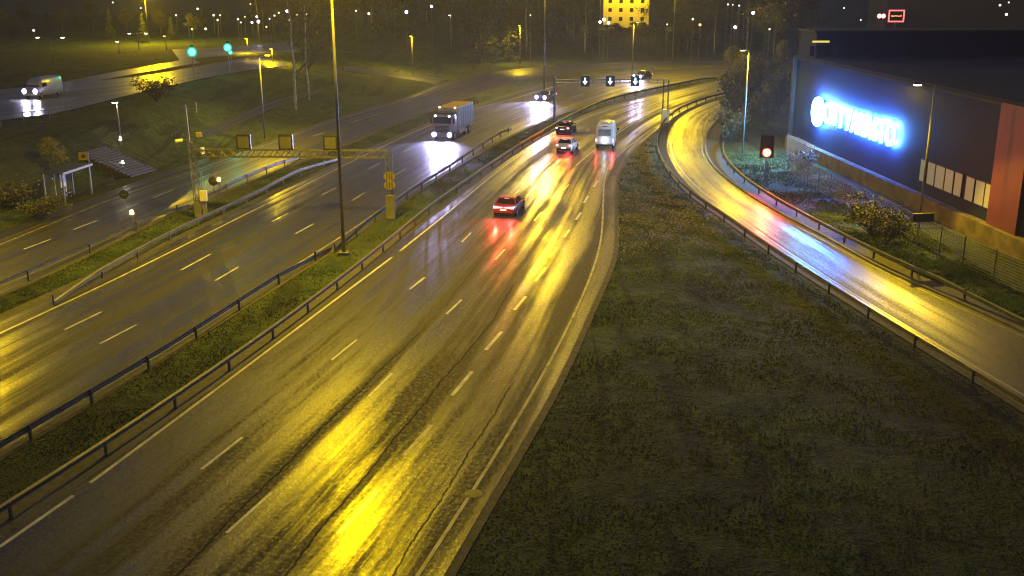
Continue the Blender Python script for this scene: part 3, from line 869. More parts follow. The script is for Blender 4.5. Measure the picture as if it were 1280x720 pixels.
# bus shelter
bs = at_z(82, 256); be = at_z(115, 243)
rz = math.atan2(be.y-bs.y, be.x-bs.x); Ls = (be-bs).length
t = thing('bus_shelter', 'glass bus shelter with pale posts and a bench beside the left road', 'bus shelter', tuple(bs), rz)
for x, y in ((0, 0), (Ls, 0), (0.0, 1.7), (Ls, 1.7)):
    MB().box((x, y, 1.3), (0.12, 0.12, 2.6)).build('post', M['pole'], t, bevel=0.01)
MB().box((Ls/2, 0.85, 2.68), (Ls+0.5, 2.1, 0.12)).build('roof', M['roof_s'] if 'roof_s' in M else M['dark_metal'], t, bevel=0.02)
MB().box((Ls/2, -0.22, 2.66), (Ls+0.5, 0.06, 0.2)).build('roof_edge', M['pole'], t)
M['pane'] = mat('greenish_shelter_glass', (0.10, 0.12, 0.12), 0.08, alpha=0.35, spec=0.8)
MB().box((Ls/2, 1.72, 1.4), (Ls-0.2, 0.02, 1.8)).build('rear_pane', M['pane'], t)
MB().box((0.0, 0.9, 1.4), (0.02, 1.4, 1.8)).build('side_pane', M['pane'], t)
MB().box((Ls*0.62, 1.6, 1.6), (0.9, 0.06, 1.3)).build('timetable_case', M['white'], t, bevel=0.02)
for x in (Ls*0.35, Ls*0.72): MB().box((x, 1.66, 1.3), (0.07, 0.07, 2.6)).build('mullion', M['white'], t)
bn = MB().box((Ls*0.4, 1.2, 0.5), (Ls*0.6, 0.35, 0.06)).build('bench', M['galv'], t)
for x in (Ls*0.15, Ls*0.65): MB().box((x, 1.2, 0.24), (0.05, 0.3, 0.46)).build('leg', M['galv_d'], bn)
b = at_z(119, 240)
t = thing('bus_stop_sign', 'yellow bus stop sign above the right end of the shelter', 'bus stop sign', (be.x-0.3, be.y+0.9, 0), R(10))
MB().tube([(0, 0, 0), (0, 0, 3.6)], 0.04, 8).build('post', M['pole'], t)
MB().box((-0.4, 0, 3.25), (0.85, 0.06, 0.7)).build('sign_plate', M['yellow'], t, bevel=0.02)
MB().box((-0.4, -0.036, 3.25), (0.35, 0.012, 0.3)).build('bus_mark', M['black'], t)
# waste bin, cycles by the path
b = at_z(140, 236)
def bicycle(x, y, rz, label):
    z = ground_h(x, y)
    t = thing('bicycle', label, 'bicycle', (x, y, z), rz, 'bicycles parked at the footpath')
    for wx in (-0.52, 0.52):
        pts = [(wx+0.33*math.cos(a*math.pi/9), 0, 0.35+0.33*math.sin(a*math.pi/9)) for a in range(19)]
        w = MB().tube(pts, 0.02, 5).build('wheel', M['rubber'], t)
    MB().tube([(-0.52, 0, 0.35), (-0.1, 0, 0.32), (-0.2, 0, 0.85), (-0.52, 0, 0.35)], 0.018, 5).tube([(-0.1, 0, 0.32), (0.38, 0, 0.8), (-0.18, 0, 0.75)], 0.018, 5).tube([(0.52, 0, 0.35), (0.36, 0, 0.95)], 0.018, 5).build('frame', M['galv'], t)
    MB().box((-0.22, 0, 0.9), (0.26, 0.12, 0.05)).build('saddle', M['black'], t)
    MB().tube([(0.36, -0.25, 0.98), (0.36, 0.25, 0.98)], 0.018, 5).build('handlebar', M['galv'], t)
b = at_z(136, 236)
bicycle(b.x, b.y+0.5, R(70), 'bicycle leaning just right of the bus shelter')
b = hit(220, 172)
for k, l in ((0, 'left bicycle of the pair parked by the orange-lit footpath'), (1, 'right bicycle of the pair parked by the orange-lit footpath')):
    bicycle(b.x+k*0.8, b.y+0.4*k, R(60), l)

# stairs from the bus road pavement up to the higher path
sa = at_z(166, 222); sb = at_z(198, 213)
wv = (sb-sa); wdt = wv.length; wd = wv.normalized()
ud = Vector((-wd.y, wd.x, 0))
if ud.y < 0: ud = -ud
top_px = hit(112, 178)
N = 14; run = 0.36; rise = 0.165
t = thing('outdoor_stairs', 'wide concrete stairs climbing the bank behind the bus shelter', 'stairs', tuple(sa), math.atan2(wd.y, wd.x))
# stairs lean back-left as in the photograph
lean = -0.25
sm = MB()
for k in range(N):
    sm.box((wdt/2+lean*k*run, k*run+run/2+0.2, (k+1)*rise/2), (wdt, run-0.004, (k+1)*rise))
sm.build('steps', M['stair'], t)
nz_ = MB()
for k in range(N): nz_.box((wdt/2+lean*k*run, k*run+0.2+0.04, (k+1)*rise+0.004), (wdt-0.1, 0.08, 0.012))
nz_.build('step_nosing', M['white_worn'] if 'white_worn' in M else M['concrete'], t)
for sx in (0.0, wdt):
    hb = MB()
    p0 = Vector((sx, 0.2, 0.9)); p1 = Vector((sx+lean*N*run, N*run+0.2, N*rise+0.9))
    hb.tube([p0, p1], 0.04, 6).tube([p0-Vector((0, 0, 0.4)), p1-Vector((0, 0, 0.4))], 0.03, 6)
    for k in range(0, 6):
        q = p0.lerp(p1, k/5); hb.tube([q-Vector((0, 0, 0.95)), q], 0.03, 6)
    hb.build('handrail', M['galv'], t)

# ------------------------------------------------------------------ vehicles
def paint(name, col, rough=0.28, coat=0.6):
    return mat(name, col, rough, 0.1, scale=0.7, amt=0.08, coat=coat)
M['p_red'] = paint('dark_red_paint', (0.32, 0.025, 0.03))
M['p_black'] = paint('black_car_paint', (0.02, 0.02, 0.022))
M['p_white'] = paint('white_car_paint', (0.62, 0.63, 0.64))
M['p_silver'] = paint('silver_car_paint', (0.35, 0.36, 0.38))
M['p_dark'] = paint('dark_blue_car_paint', (0.03, 0.03, 0.05))
M['p_grey'] = paint('grey_truck_paint', (0.16, 0.16, 0.18))
M['box_side'] = mat('truck_box_side', (0.28, 0.25, 0.18), 0.5, scale=0.5, amt=0.1)
M['box_roof'] = mat('lamp_lit_truck_roof', (0.85, 0.52, 0.05), 0.5, scale=0.3, amt=0.12)  # yellow lamp light from above is painted into the roof colour
M['tail'] = emit('tail_lamp', (1.0, 0.16, 0.16), 9, False)
M['tail_soft'] = emit('tail_lamp_soft', (1.0, 0.05, 0.03), 3, False)
M['head'] = emit('headlamp', (0.80, 0.72, 1.0), 300, False)
M['head_halo'] = emit('headlamp_halo', (0.30, 0.24, 1.0), 3.0, False)  # blue halo around the lamp, made as a glowing surface
M['marker'] = emit('white_marker_lamp', (1.0, 0.97, 0.85), 4, False)
M['plate'] = emit('lit_number_plate', (1.0, 0.93, 0.75), 0.9, False, (0.6, 0.6, 0.55))
M['plate_b'] = emit('bright_number_plate', (0.9, 0.95, 1.0), 1.6, False, (0.6, 0.6, 0.55))

def wheel(t, x, y, r, w):
    wl = MB().tube([(x-w/2, y, r), (x+w/2, y, r)], r, 20).build('wheel', M['rubber'], t, bevel=0.02)
    s = 1 if x > 0 else -1
    MB().tube([(x+s*(w/2-0.01), y, r), (x+s*(w/2+0.015), y, r)], r*0.62, 16).build('rim', M['rim'], wl)
def head_light(t, loc, power, col=(0.5, 0.48, 1.0), r=0.09, ring=0.2, lens=0.13, mt='head'):
    h = MB().disc(loc, (0, 1, 0), ring, 16, 0.02).build('headlight_halo', M['head_halo'], t)  # wide disc glows as the halo, the lens sits before it
    MB().disc((loc[0], loc[1]+0.022, loc[2]), (0, 1, 0), lens, 16, 0.02).build('lens', M[mt], h)
    lamp_point(t, (loc[0], loc[1]+0.12, loc[2]), power, col, r, 'headlight_beam', R(110), (R(86), 0, 0), 0.9)

def car(label, body, loc, rz, L=4.5, w=0.9, hgt=1.45, suv=0.0, lights='rear', tail='lamps', plate='plate', name='car', pw=400, group=None):
    t = thing(name, label, 'car', loc, rz, group)
    hl = L/2
    belt = 0.92+suv*0.15; zb = 0.24+suv*0.05; deck = belt+0.03+suv*0.05; hood = belt-0.12
    def sec(y, hw, z0, z1):
        return [(-hw*0.94, y, z0), (-hw, y, z0+0.18), (-hw, y, z1-0.2), (-hw*0.93, y, z1-0.04), (-hw*0.75, y, z1), (hw*0.75, y, z1), (hw*0.93, y, z1-0.04), (hw, y, z1-0.2), (hw, y, z0+0.18), (hw*0.94, y, z0)]
    MB().loft([sec(-hl, w*0.86, zb+0.12, deck-0.10), sec(-hl+0.12, w*0.95, zb+0.02, deck), sec(-hl+0.8, w, zb, deck), sec(0, w, zb, belt), sec(hl-1.2, w*0.98, zb, hood), sec(hl-0.3, w*0.9, zb+0.02, hood-0.14), sec(hl, w*0.76, zb+0.12, hood-0.28)]).build('body', body, t, True, bevel=0.03)
    y0, y1 = -hl+(0.75-suv*0.6), hl-1.35
    r0, r1 = -hl+(1.3-suv*0.75), hl-2.15
    wb, wt = w*0.93, w*0.70
    MB().loft([[(-wb, y0, belt-0.02), (wb, y0, belt-0.02), (wb, y1, belt-0.06), (-wb, y1, belt-0.06)],
               [(-wt, r0, hgt-0.05), (wt, r0, hgt-0.05), (wt, r1, hgt-0.05), (-wt, r1, hgt-0.05)]]).build('cabin_glass', M['glass'], t, bevel=0.04)
    MB().loft([[(-wt-0.03, r0-0.05, hgt-0.07), (wt+0.03, r0-0.05, hgt-0.07), (wt+0.03, r1+0.03, hgt-0.07), (-wt-0.03, r1+0.03, hgt-0.07)],
               [(-wt+0.08, r0+0.1, hgt), (wt-0.08, r0+0.1, hgt), (wt-0.08, r1-0.12, hgt), (-wt+0.08, r1-0.12, hgt)]]).build('roof', body, t, bevel=0.02)
    pl = MB()
    for sx in (-1, 1):
        pl.tube([(sx*wb, y0, belt-0.02), (sx*wt, r0, hgt-0.05)], 0.05, 6).tube([(sx*wb, y1, belt-0.06), (sx*wt, r1, hgt-0.05)], 0.035, 6)
        ym = (r0+r1)/2; pl.tube([(sx*(wb+0.005), ym, belt), (sx*(wt+0.01), ym, hgt-0.05)], 0.035, 6)
    pl.build('pillars', body, t)
    for sx in (-1, 1):
        MB().box((sx*(w+0.1), y1-0.25, belt+0.08), (0.2, 0.12, 0.14)).build('mirror', body, t, bevel=0.02)
        for yy in (-hl+0.85, hl-0.9): wheel(t, sx*(w-0.1), yy, 0.33+suv*0.03, 0.22)
    MB().box((0, -hl+0.03, zb+0.22), (w*1.7, 0.12, 0.22)).build('rear_bumper', M['black'] if suv else body, t, bevel=0.03)
    MB().box((0, -hl-0.035, 0.62), (0.52, 0.02, 0.12)).build('number_plate', M[plate], t)
    if tail == 'bar':
        for sx in (-1, 1):
            MB().loft([[(sx*0.04, -hl-0.03, deck-0.19), (sx*0.04, -hl-0.03, deck-0.10), (sx*0.04, -hl+0.05, deck-0.10), (sx*0.04, -hl+0.05, deck-0.19)],
                       [(sx*w*0.9, -hl-0.01, deck-0.26), (sx*w*0.9, -hl-0.01, deck-0.04), (sx*w*0.9, -hl+0.09, deck-0.04), (sx*w*0.9, -hl+0.09, deck-0.26)]]).build('tail_light', M['tail_bar'], t)
    else:
        for sx in (-1, 1):
            MB().box((sx*(w*0.8), -hl+0.02, deck-0.17), (w*0.30, 0.1, 0.16)).build('tail_light', M['tail'], t, bevel=0.02)
    if lights == 'rear':
        for sx in (-1, 1): lamp_point(t, (sx*w*0.7, -hl-0.2, deck-0.15), pw, (1, 0.05, 0.03), 0.12, 'tail_glow', R(150), (R(-80), 0, 0), 0.9)
        MB().box((0, r0-0.02, hgt-0.08), (0.35, 0.04, 0.03)).build('high_brake_light', M['tail'], t)
        for sx in (-1, 1): lamp_point(t, (sx*w*0.7, hl+0.05, hood-0.25), 250, (0.85, 0.85, 1.0), 0.08, 'headlight_beam', R(90), (R(80), 0, 0), 0.9)
    else:
        for sx in (-1, 1): head_light(t, (sx*w*0.72, hl-0.02, hood-0.2), pw, ring=0.34, lens=0.2)
        MB().box((0, hl-0.05, zb+0.2), (w*1.5, 0.1, 0.16)).build('grille', M['black'], t, bevel=0.02)
    return t
M['tail_bar'] = emit('tail_light_bar', (1.0, 0.28, 0.33), 3.2, False)
p = at_z(637, 271)
car('dark red car with a wide glowing tail light bar, nearest car on the motorway', M['p_red'], (p.x, p.y+1.9, 0.02), tangent(RC_L, p), L=4.6, w=0.93, hgt=1.38, tail='bar', name='red_car', pw=800)
p = at_z(710.5, 192)
car('white hatchback with a dark rear window, left of the white van', M['p_white'], (p.x, p.y+1.9, 0.02), tangent(RC_L, p), L=4.3, w=0.9, hgt=1.5, suv=0.6, name='white_car', pw=300, plate='plate_b')
p = at_z(709, 168)
car('dark car with two red tail lights directly ahead of the white hatchback', M['p_black'], (p.x, p.y+1.9, 0.02), tangent(RC_L, p), L=4.4, w=0.88, hgt=1.42, name='dark_car', pw=600)
p = at_z(683, 127)
car('oncoming car with blue-white headlights, beside the tall thin mast', M['p_dark'], (p.x, p.y+2.2, 0.02), tangent(LC_R, p)+math.pi, L=4.5, w=0.92, lights='front', name='oncoming_car', pw=16000)
p = at_z(805, 100)
car('distant oncoming car with blue headlights, right of the lane arrows', M['p_dark'], (p.x, p.y+2.2, 0.02), tangent(LC_R, p)+math.pi, L=4.5, w=0.92, lights='front', name='oncoming_car', pw=11000)

# white panel van / camper seen from behind
p = at_z(760.5, 187)
t = thing('white_van', 'tall white van seen from behind in the right lane with its plate lit', 'van', (p.x, p.y+2.9, 0.02), R(-9))
def vs(y, hw, z0, z1, tp=0.9): return [(-hw, y, z0), (-hw, y, z0+0.9), (-hw*tp, y, z1-0.12), (-hw*tp*0.85, y, z1), (hw*tp*0.85, y, z1), (hw*tp, y, z1-0.12), (hw, y, z0+0.9), (hw, y, z0)]
MB().loft([vs(-2.9, 1.0, 0.42, 2.68), vs(-2.75, 1.03, 0.35, 2.75), vs(1.2, 1.03, 0.35, 2.75), vs(1.9, 1.0, 0.35, 2.3, 0.86), vs(2.3, 0.98, 0.35, 1.55), vs(2.9, 0.9, 0.4, 1.2)]).build('body', M['p_white'], t, True, bevel=0.05)
MB().box((0, -2.93, 1.85), (1.35, 0.03, 0.75)).build('rear_window', M['glass_pale'] if 'glass_pale' in M else M['glass'], t, bevel=0.05)
for sx in (-1, 1):
    MB().box((sx*0.93, -2.92, 1.0), (0.14, 0.06, 0.32)).build('tail_light', M['tail'], t, bevel=0.02)
    lamp_point(t, (sx*0.9, -3.15, 1.0), 130, (1, 0.05, 0.03), 0.12, 'tail_glow', R(150), (R(-80), 0, 0), 0.9)
    MB().box((sx*1.2, 1.75, 1.65), (0.25, 0.1, 0.3)).build('mirror', M['black'], t, bevel=0.03)
    for yy in (-1.8, 2.0): wheel(t, sx*0.9, yy, 0.35, 0.24)
MB().box((0, -2.96, 0.5), (1.95, 0.16, 0.18)).build('rear_bumper', M['black'], t, bevel=0.04)
MB().box((0, -2.935, 0.82), (0.56, 0.03, 0.2)).build('number_plate', M['plate_b'], t)
lamp_point(t, (0, -3.15, 0.95), 35, (0.8, 0.9, 1.0), 0.06, 'plate_glow')
MB().box((0, -1.9, 2.8), (0.8, 0.7, 0.12)).build('roof_hatch', M['p_silver'], t, bevel=0.03)
MB().box((0, -2.93, 2.55), (0.5, 0.04, 0.08)).build('high_brake_light', M['black'], t)

# box truck coming towards us
p = at_z(553, 176)
t = thing('box_truck', 'oncoming grey box truck with a yellow-lit roof and four white lamps', 'truck', (p.x, p.y, 0.02), tangent(LC_L, at_z(575, 150))+math.pi)
# local +Y is the direction it drives; its front sits near y = 0
MB().loft([[(-1.2, -2.0, 0.9), (1.2, -2.0, 0.9), (1.2, -0.05, 0.75), (-1.2, -0.05, 0.75)], [(-1.22, -2.0, 2.1), (1.22, -2.0, 2.1), (1.22, 0.05, 1.95), (-1.22, 0.05, 1.95)], [(-1.18, -2.0, 3.0), (1.18, -2.0, 3.0), (1.15, -0.22, 2.9), (-1.15, -0.22, 2.9)]]).build('cab', M['p_grey'], t, True, bevel=0.08)
MB().loft([[(-1.1, -0.05, 2.0), (1.1, -0.05, 2.0), (1.1, 0.085, 2.0), (-1.1, 0.085, 2.0)], [(-1.05, -0.25, 2.75), (1.05, -0.25, 2.75), (1.05, -0.13, 2.75), (-1.05, -0.13, 2.75)]]).build('windscreen', M['glass'], t)
gr = MB()
for k in range(5): gr.box((0, 0.06, 1.05+k*0.16), (1.7, 0.05, 0.09))
gr.build('grille', M['black'], t)
MB().box((0, 0.02, 0.58), (2.4, 0.28, 0.42)).build('bumper', M['p_grey'], t, bevel=0.05)
for sx in (-1, 1):
    head_light(t, (sx*0.95, 0.18, 0.72), 10000, r=0.12, ring=0.30, lens=0.22)
    MB().box((sx*1.38, -0.15, 2.3), (0.22, 0.14, 0.6)).build('mirror', M['black'], t, bevel=0.03)
    MB().disc((sx*0.85, -0.15, 2.85), (0, 1, 0), 0.13, 12, 0.1).build('roof_lamp', M['marker'], t)
    MB().disc((sx*0.95, -2.05, 3.62), (0, 1, 0), 0.1, 12, 0.1).build('marker_lamp', M['marker'], t)
    for yy in (-0.95, -5.6, -6.9): wheel(t, sx*1.08, yy, 0.5, 0.3)
MB().box((0, -2.0, 3.15), (2.1, 1.2, 0.3)).build('wind_deflector', M['p_grey'], t, bevel=0.1)
MB().box((0, -5.35, 2.28), (2.5, 6.3, 2.6)).build('cargo_box', M['box_side'], t, bevel=0.03)
MB().box((0, -5.35, 3.605), (2.46, 6.26, 0.04)).build('cargo_roof', M['box_roof'], t)
MB().box((0, -5.35, 0.9), (1.0, 6.4, 0.16)).build('chassis', M['black'], t)
for sx in (-1, 1):
    MB().box((sx*1.255, -3.9, 0.75), (0.04, 2.2, 0.5)).build('side_skirt', M['box_side'], t)
    sp = MB()
    for k in range(7): sp.box((sx*1.262, -2.6-k*0.92, 2.28), (0.02, 0.05, 2.4))
    sp.box((sx*1.262, -5.35, 1.25), (0.02, 6.1, 0.1)).build('side_ribs', M['galv_d'], t)
# van on the upper road
p = hit(55, 121)
t = thing('pale_van', 'pale delivery van with bluish headlights on the upper left road', 'van', (p.x, p.y, p.z+0.03), R(172))
MB().loft([vs(-2.9, 0.98, 0.42, 2.35), vs(-2.75, 1.0, 0.35, 2.4), vs(1.2, 1.0, 0.35, 2.4), vs(1.9, 0.98, 0.35, 2.05, 0.86), vs(2.3, 0.96, 0.35, 1.4), vs(2.9, 0.9, 0.4, 1.1)]).build('body', M['p_silver'], t, True, bevel=0.05)
MB().loft([[(-0.82, 1.3, 2.2), (0.82, 1.3, 2.2), (0.84, 1.3, 2.15), (-0.84, 1.3, 2.15)], [(-0.86, 2.3, 1.45), (0.86, 2.3, 1.45), (0.86, 2.35, 1.5), (-0.86, 2.35, 1.5)]]).build('windscreen', M['glass'], t)
for sx in (-1, 1):
    MB().box((sx*0.98, 1.15, 1.65), (0.04, 0.9, 0.5)).build('side_window', M['glass'], t)
    for yy in (-1.8, 2.0): wheel(t, sx*0.88, yy, 0.35, 0.24)
    head_light(t, (sx*0.72, 2.86, 0.95), 300, ring=0.36, lens=0.22)
    MB().box((sx*1.15, 1.7, 1.5), (0.22, 0.1, 0.28)).build('mirror', M['black'], t, bevel=0.02)
MB().box((0, 2.88, 0.5), (1.8, 0.14, 0.24)).build('front_bumper', M['p_white'], t, bevel=0.04)

# ------------------------------------------------------------------ dark building with the lit sign
A0 = at_z(988, 184); B0 = at_z(1267, 316)
fd = Vector((B0.x-A0.x, B0.y-A0.y, 0)).normalized()          # from the far corner towards us
fn = Vector((-fd.y, fd.x, 0))
if fn.x > 0: fn = -fn                                          # outward, towards the road
brz = math.atan2(fd.y, fd.x)                                   # local +x runs along the face, local -y is outward?
out_y = 1 if (Matrix.Rotation(brz, 3, 'Z') @ Vector((0, 1, 0))).dot(fn) > 0 else -1
def face_pt(px, py, o=0.0):
    d = ray(px, py); pl = A0+fn*o
    t_ = (pl-Vector((0, 0, CAM_H))).dot(fn)/d.dot(fn)
    q = Vector((0, 0, CAM_H))+d*t_
    return (q-A0).dot(fd), q.z
Lb = 75.0; ZB = 9.8
b = thing('office_building', 'huge dark blue clad building with flat roof, red end panel and dim window row', 'building', (A0.x, A0.y, 0), brz)
def yb(v): return v*out_y
MB().box((Lb/2, yb(-30), ZB/2+0.6), (Lb, 60, ZB-1.2)).build('wall', M['facade'], b)
rf = MB().box((Lb/2, yb(-30), ZB+0.06), (Lb+0.5, 60.5, 0.16)).build('roof', M['roof'], b)
ps = MB().box((Lb/2, yb(0.12), ZB+0.28), (Lb+0.3, 0.25, 0.36)).build('parapet', M['facade'], rf)
random.seed(5)
for k in range(7):
    MB().box((8+k*8.5+random.random()*3, yb(-7-random.random()*22), ZB+0.75), (1.6+random.random()*2, 1.8, 1.2)).build('roof_vent', M['roof_unit'] if 'roof_unit' in M else M['galv_d'], rf, bevel=0.05)
MB().box((-2.5, yb(-31), 6.3), (5, 58, 12.6)).build('tall_wing', M['facade'], b, bevel=0.02)
MB().box((-2.5, yb(-31), 12.68), (5.4, 58.6, 0.2)).build('wing_roof', M['roof'], b)
cp = MB().box((-0.1, yb(0.1), 5.0), (0.5, 0.5, 9.9)).build('corner_column', M['dark_metal'], b)
xr, _ = face_pt(1250, 200)
xr2, _ = face_pt(1283, 200)
MB().box((xr+1.7, yb(0.15), 5.55), (3.9, 0.3, 8.9)).build('red_panel', M['redpanel'], b)
MB().box((Lb/2, yb(0.35), 0.55), (Lb, 0.7, 1.5)).build('plinth', M['wood_wall'], b)
for i, (xa, xb, ya, yb_) in enumerate([(1151, 1157, 209, 230), (1160, 1168, 212, 234), (1170, 1180, 216, 239), (1182, 1191, 220, 243), (1194, 1202, 223, 246), (1208, 1217, 229, 252), (1220, 1230, 233, 257), (1232, 1241, 238, 262)]):
    s0, z1 = face_pt(xa, ya); s1, z0 = face_pt(xb, yb_)
    z1 = min(z1, 4.4)
    w_ = MB().box(((s0+s1)/2, yb(0.04), 3.15), (abs(s1-s0)*0.92, 0.06, 1.85)).build('window', M['dark_metal'], b)
    MB().box(((s0+s1)/2, yb(0.075), 3.15), (abs(s1-s0)*0.92-0.12, 0.02, 1.72)).build('pane', M['window_dim'], w_)
# yellow strip lamp on the taller wing (faces us)
M['strip'] = emit('yellow_strip_light', (1.0, 0.8, 0.12), 0.9, False)
s_w = -0.0
d1 = MB().box((0.06, yb(-2.5), 11.6), (0.1, 1.9, 0.2)).build('strip_light', M['strip'], b)
wd_ = MB()
for k in range(4): wd_.box((0.04, yb(-1.6-k*0.9), 10.6), (0.06, 0.5, 1.1))
wd_.build('wing_windows', M['glass'], b)
# sign: round emblem and lettering standing off the wall
M['sign_face'] = emit('sign_face', (0.18, 0.60, 1.0), 420, True)
M['sign_side'] = emit('sign_side', (0.015, 0.10, 1.0), 130, True)  # blue glow added on sides and back to cast a halo on the wall
s0, zc = face_pt(1027.5, 139.5)
sg = thing('illuminated_sign', 'glaring blue-white sign with a round emblem and lettering on the dark building', 'sign', tuple(A0+fd*s0+fn*0.02+Vector((0, 0, zc))), brz if out_y < 0 else brz+math.pi)
s1, _ = face_pt(1035.5, 144)
s2, _ = face_pt(1124, 168)
_, zt = face_pt(1080, 139.5); _, zb_ = face_pt(1080, 168)
tl = s2-s1; th = 2.1
sx_ = 1 if out_y < 0 else -1
def letter_mesh(ch, size, depth, name, m, parent):
    cu = bpy.data.curves.new(name, 'FONT'); cu.body = ch; cu.size = size; cu.extrude = depth/2; cu.offset = 0.01*size
    ob = bpy.data.objects.new('tmp', cu); COL.objects.link(ob)
    dg = bpy.context.evaluated_depsgraph_get()
    me = bpy.data.meshes.new_from_object(ob.evaluated_get(dg))
    bpy.data.objects.remove(ob)
    xs_ = [v.co.x for v in me.vertices]; ys_ = [v.co.y for v in me.vertices]
    return me, min(xs_), max(xs_), min(ys_), max(ys_)
me_l = []
tot = 0; gap = 0.24
for ch in 'CITYVARASTO':
    me, x0, x1, y0, y1 = letter_mesh(ch, 1.0, 0.12, 'letter', None, None)
    me_l.append((me, x0, x1, y0, y1)); tot += (x1-x0)
kx = (tl-gap*10)/tot
caph = 0.72
x = s1-s0
zmid = (zt+zb_)/2
for me, x0, x1, y0, y1 in me_l:
    for v in me.vertices:
        vx = (v.co.x-x0)*kx+x; vz = (v.co.y)*th/caph - th/2 + (zmid-zc)
        vy = v.co.z*2.0-0.42
        v.co = (vx*sx_, vy, vz)
    if sx_ < 0:
        me.flip_normals()
    me.materials.clear(); me.materials.append(M['sign_face']); me.materials.append(M['sign_side'])
    for p_ in me.polygons:
        p_.material_index = 0 if p_.normal.y < -0.5 else 1
    ob = bpy.data.objects.new('letter', me); COL.objects.link(ob); ob.parent = sg
    x += (x1-x0)*kx+gap
em = MB().disc((0, -0.3, 0), (0, -1, 0), 1.45, 40, 0.25).build('emblem', M['sign_face'], sg)
MB().disc((0, -0.28, 0), (0, 1, 0), 1.4, 40, 0.06).build('emblem_back', M['sign_side'], sg)
# light the sign throws on wall, slope and road
def area(parent, loc, rot, sx, sy, power, color, name='sign_glow'):
    d = bpy.data.lights.new(name, 'AREA'); d.shape = 'RECTANGLE'; d.size = sx; d.size_y = sy; d.energy = power; d.color = color
    o = bpy.data.objects.new(name, d); COL.objects.link(o); o.parent = parent; o.location = loc; o.rotation_euler = rot
    return o

# ------------------------------------------------------------------ fences
def wire_fence(px, label, h=2.0, spacing=3.0, name='wire_fence', m='galv_d', wires=11, wr=0.012):
    pts = [at_z(x, y) for x, y in px]
    pts = catmull(pts, 0.5)
    o0 = pts[0]
    t = thing(name, label, 'fence', tuple(o0))
    nodes = [pts[0]]; acc = 0
    for a, b_ in zip(pts, pts[1:]):
        acc += (b_-a).length
        if acc >= spacing: nodes.append(b_); acc = 0
    first = None
    for p_ in nodes:
        loc = tuple(p_-o0)
        if first is None: first = MB().box((0, 0, h/2+0.03), (0.06, 0.06, h+0.06)).build('post', M[m], t); first.location = loc
        else: copy_child(first, t, loc)
    wm = MB()
    for k in range(wires):
        z = 0.08+(h-0.12)*k/(wires-1)
        wm.tube([(q.x-o0.x, q.y-o0.y, z) for q in nodes], wr*1.5, 4, False)
    for a, b_ in zip(nodes, nodes[1:]):
        n = 8
        for k in range(1, n):
            q = a.lerp(b_, k/n)-o0
            wm.tube([(q.x, q.y, 0.06), (q.x, q.y, h-0.04)], wr*0.6, 3, False)
    wm.build('wire_mesh', M[m], t)
wire_fence([(985, 214), (1005, 227), (1037, 246), (1074, 265), (1110, 284), (1140, 301), (1165, 313), (1192, 327), (1222, 342), (1278, 366), (1330, 392)], 'long wire mesh fence between the ramp slope and the dark building')
wire_fence([(983, 196), (994, 200), (1005, 206), (1018, 213)], 'short pale fence panel below the end of the dark building', h=2.4, spacing=2.2, m='galv', wires=14, wr=0.018)

# signboard on the slope
b_ = at_z(1143, 331)
t = thing('direction_sign', 'small yellow-edged direction board on a thin post at the wire fence', 'road sign', (b_.x, b_.y, 0), R(8))
MB().tube([(0, 0, 0), (0, 0, 3.0)], 0.045, 8).build('post', M['pole'], t)
MB().box((0.25, 0, 3.2), (1.5, 0.06, 0.55)).build('sign_plate', M['galv_d'], t)
MB().box((0.25, -0.01, 3.49), (1.54, 0.1, 0.06)).build('plate_edge', M['yellow'], t)

# ------------------------------------------------------------------ trees and bushes
def limb(mbx, p, d, L, r, depth, rng, tips, spread=0.5, n=5):
    pts = [p]; q = p; dd = d.copy()
    for k in range(3):
        dd = (dd+Vector((rng.gauss(0, .10), rng.gauss(0, .10), rng.gauss(0.03, .05)))).normalized()
        q = q+dd*(L/3); pts.append(q)
    mbx.tube(pts, [r, r*0.85, r*0.7, r*0.5], n, False)
    if depth == 0:
        tips.append((q, dd)); tips.append((pts[2], dd)); return
    for k in range(3 if depth > 1 else 4):
        a = rng.uniform(0, 6.28)
        side = Vector((math.cos(a), math.sin(a), rng.uniform(0.1, 0.7)))
        nd = (dd*(1-spread)+side*spread).normalized()
        limb(mbx, pts[rng.choice([1, 2, 3, 3])], nd, L*rng.uniform(0.5, 0.75), r*0.5, depth-1, rng, tips, spread, 4)
def leaves(mbx, c, n, rad, size, rng):
    for k in range(n):
        q = c+Vector((rng.gauss(0, rad), rng.gauss(0, rad), rng.gauss(0, rad*0.8)))
        a = Vector((rng.gauss(0, 1), rng.gauss(0, 1), rng.gauss(0, 1))).normalized()
        b_ = a.cross(Vector((rng.gauss(0, 1), rng.gauss(0, 1), rng.gauss(0, 1)))).normalized()
        s = size*rng.uniform(0.6, 1.4)
        mbx.add([q-a*s, q+b_*s*0.6, q+a*s, q-b_*s*0.6], [(0, 1, 2, 3)])
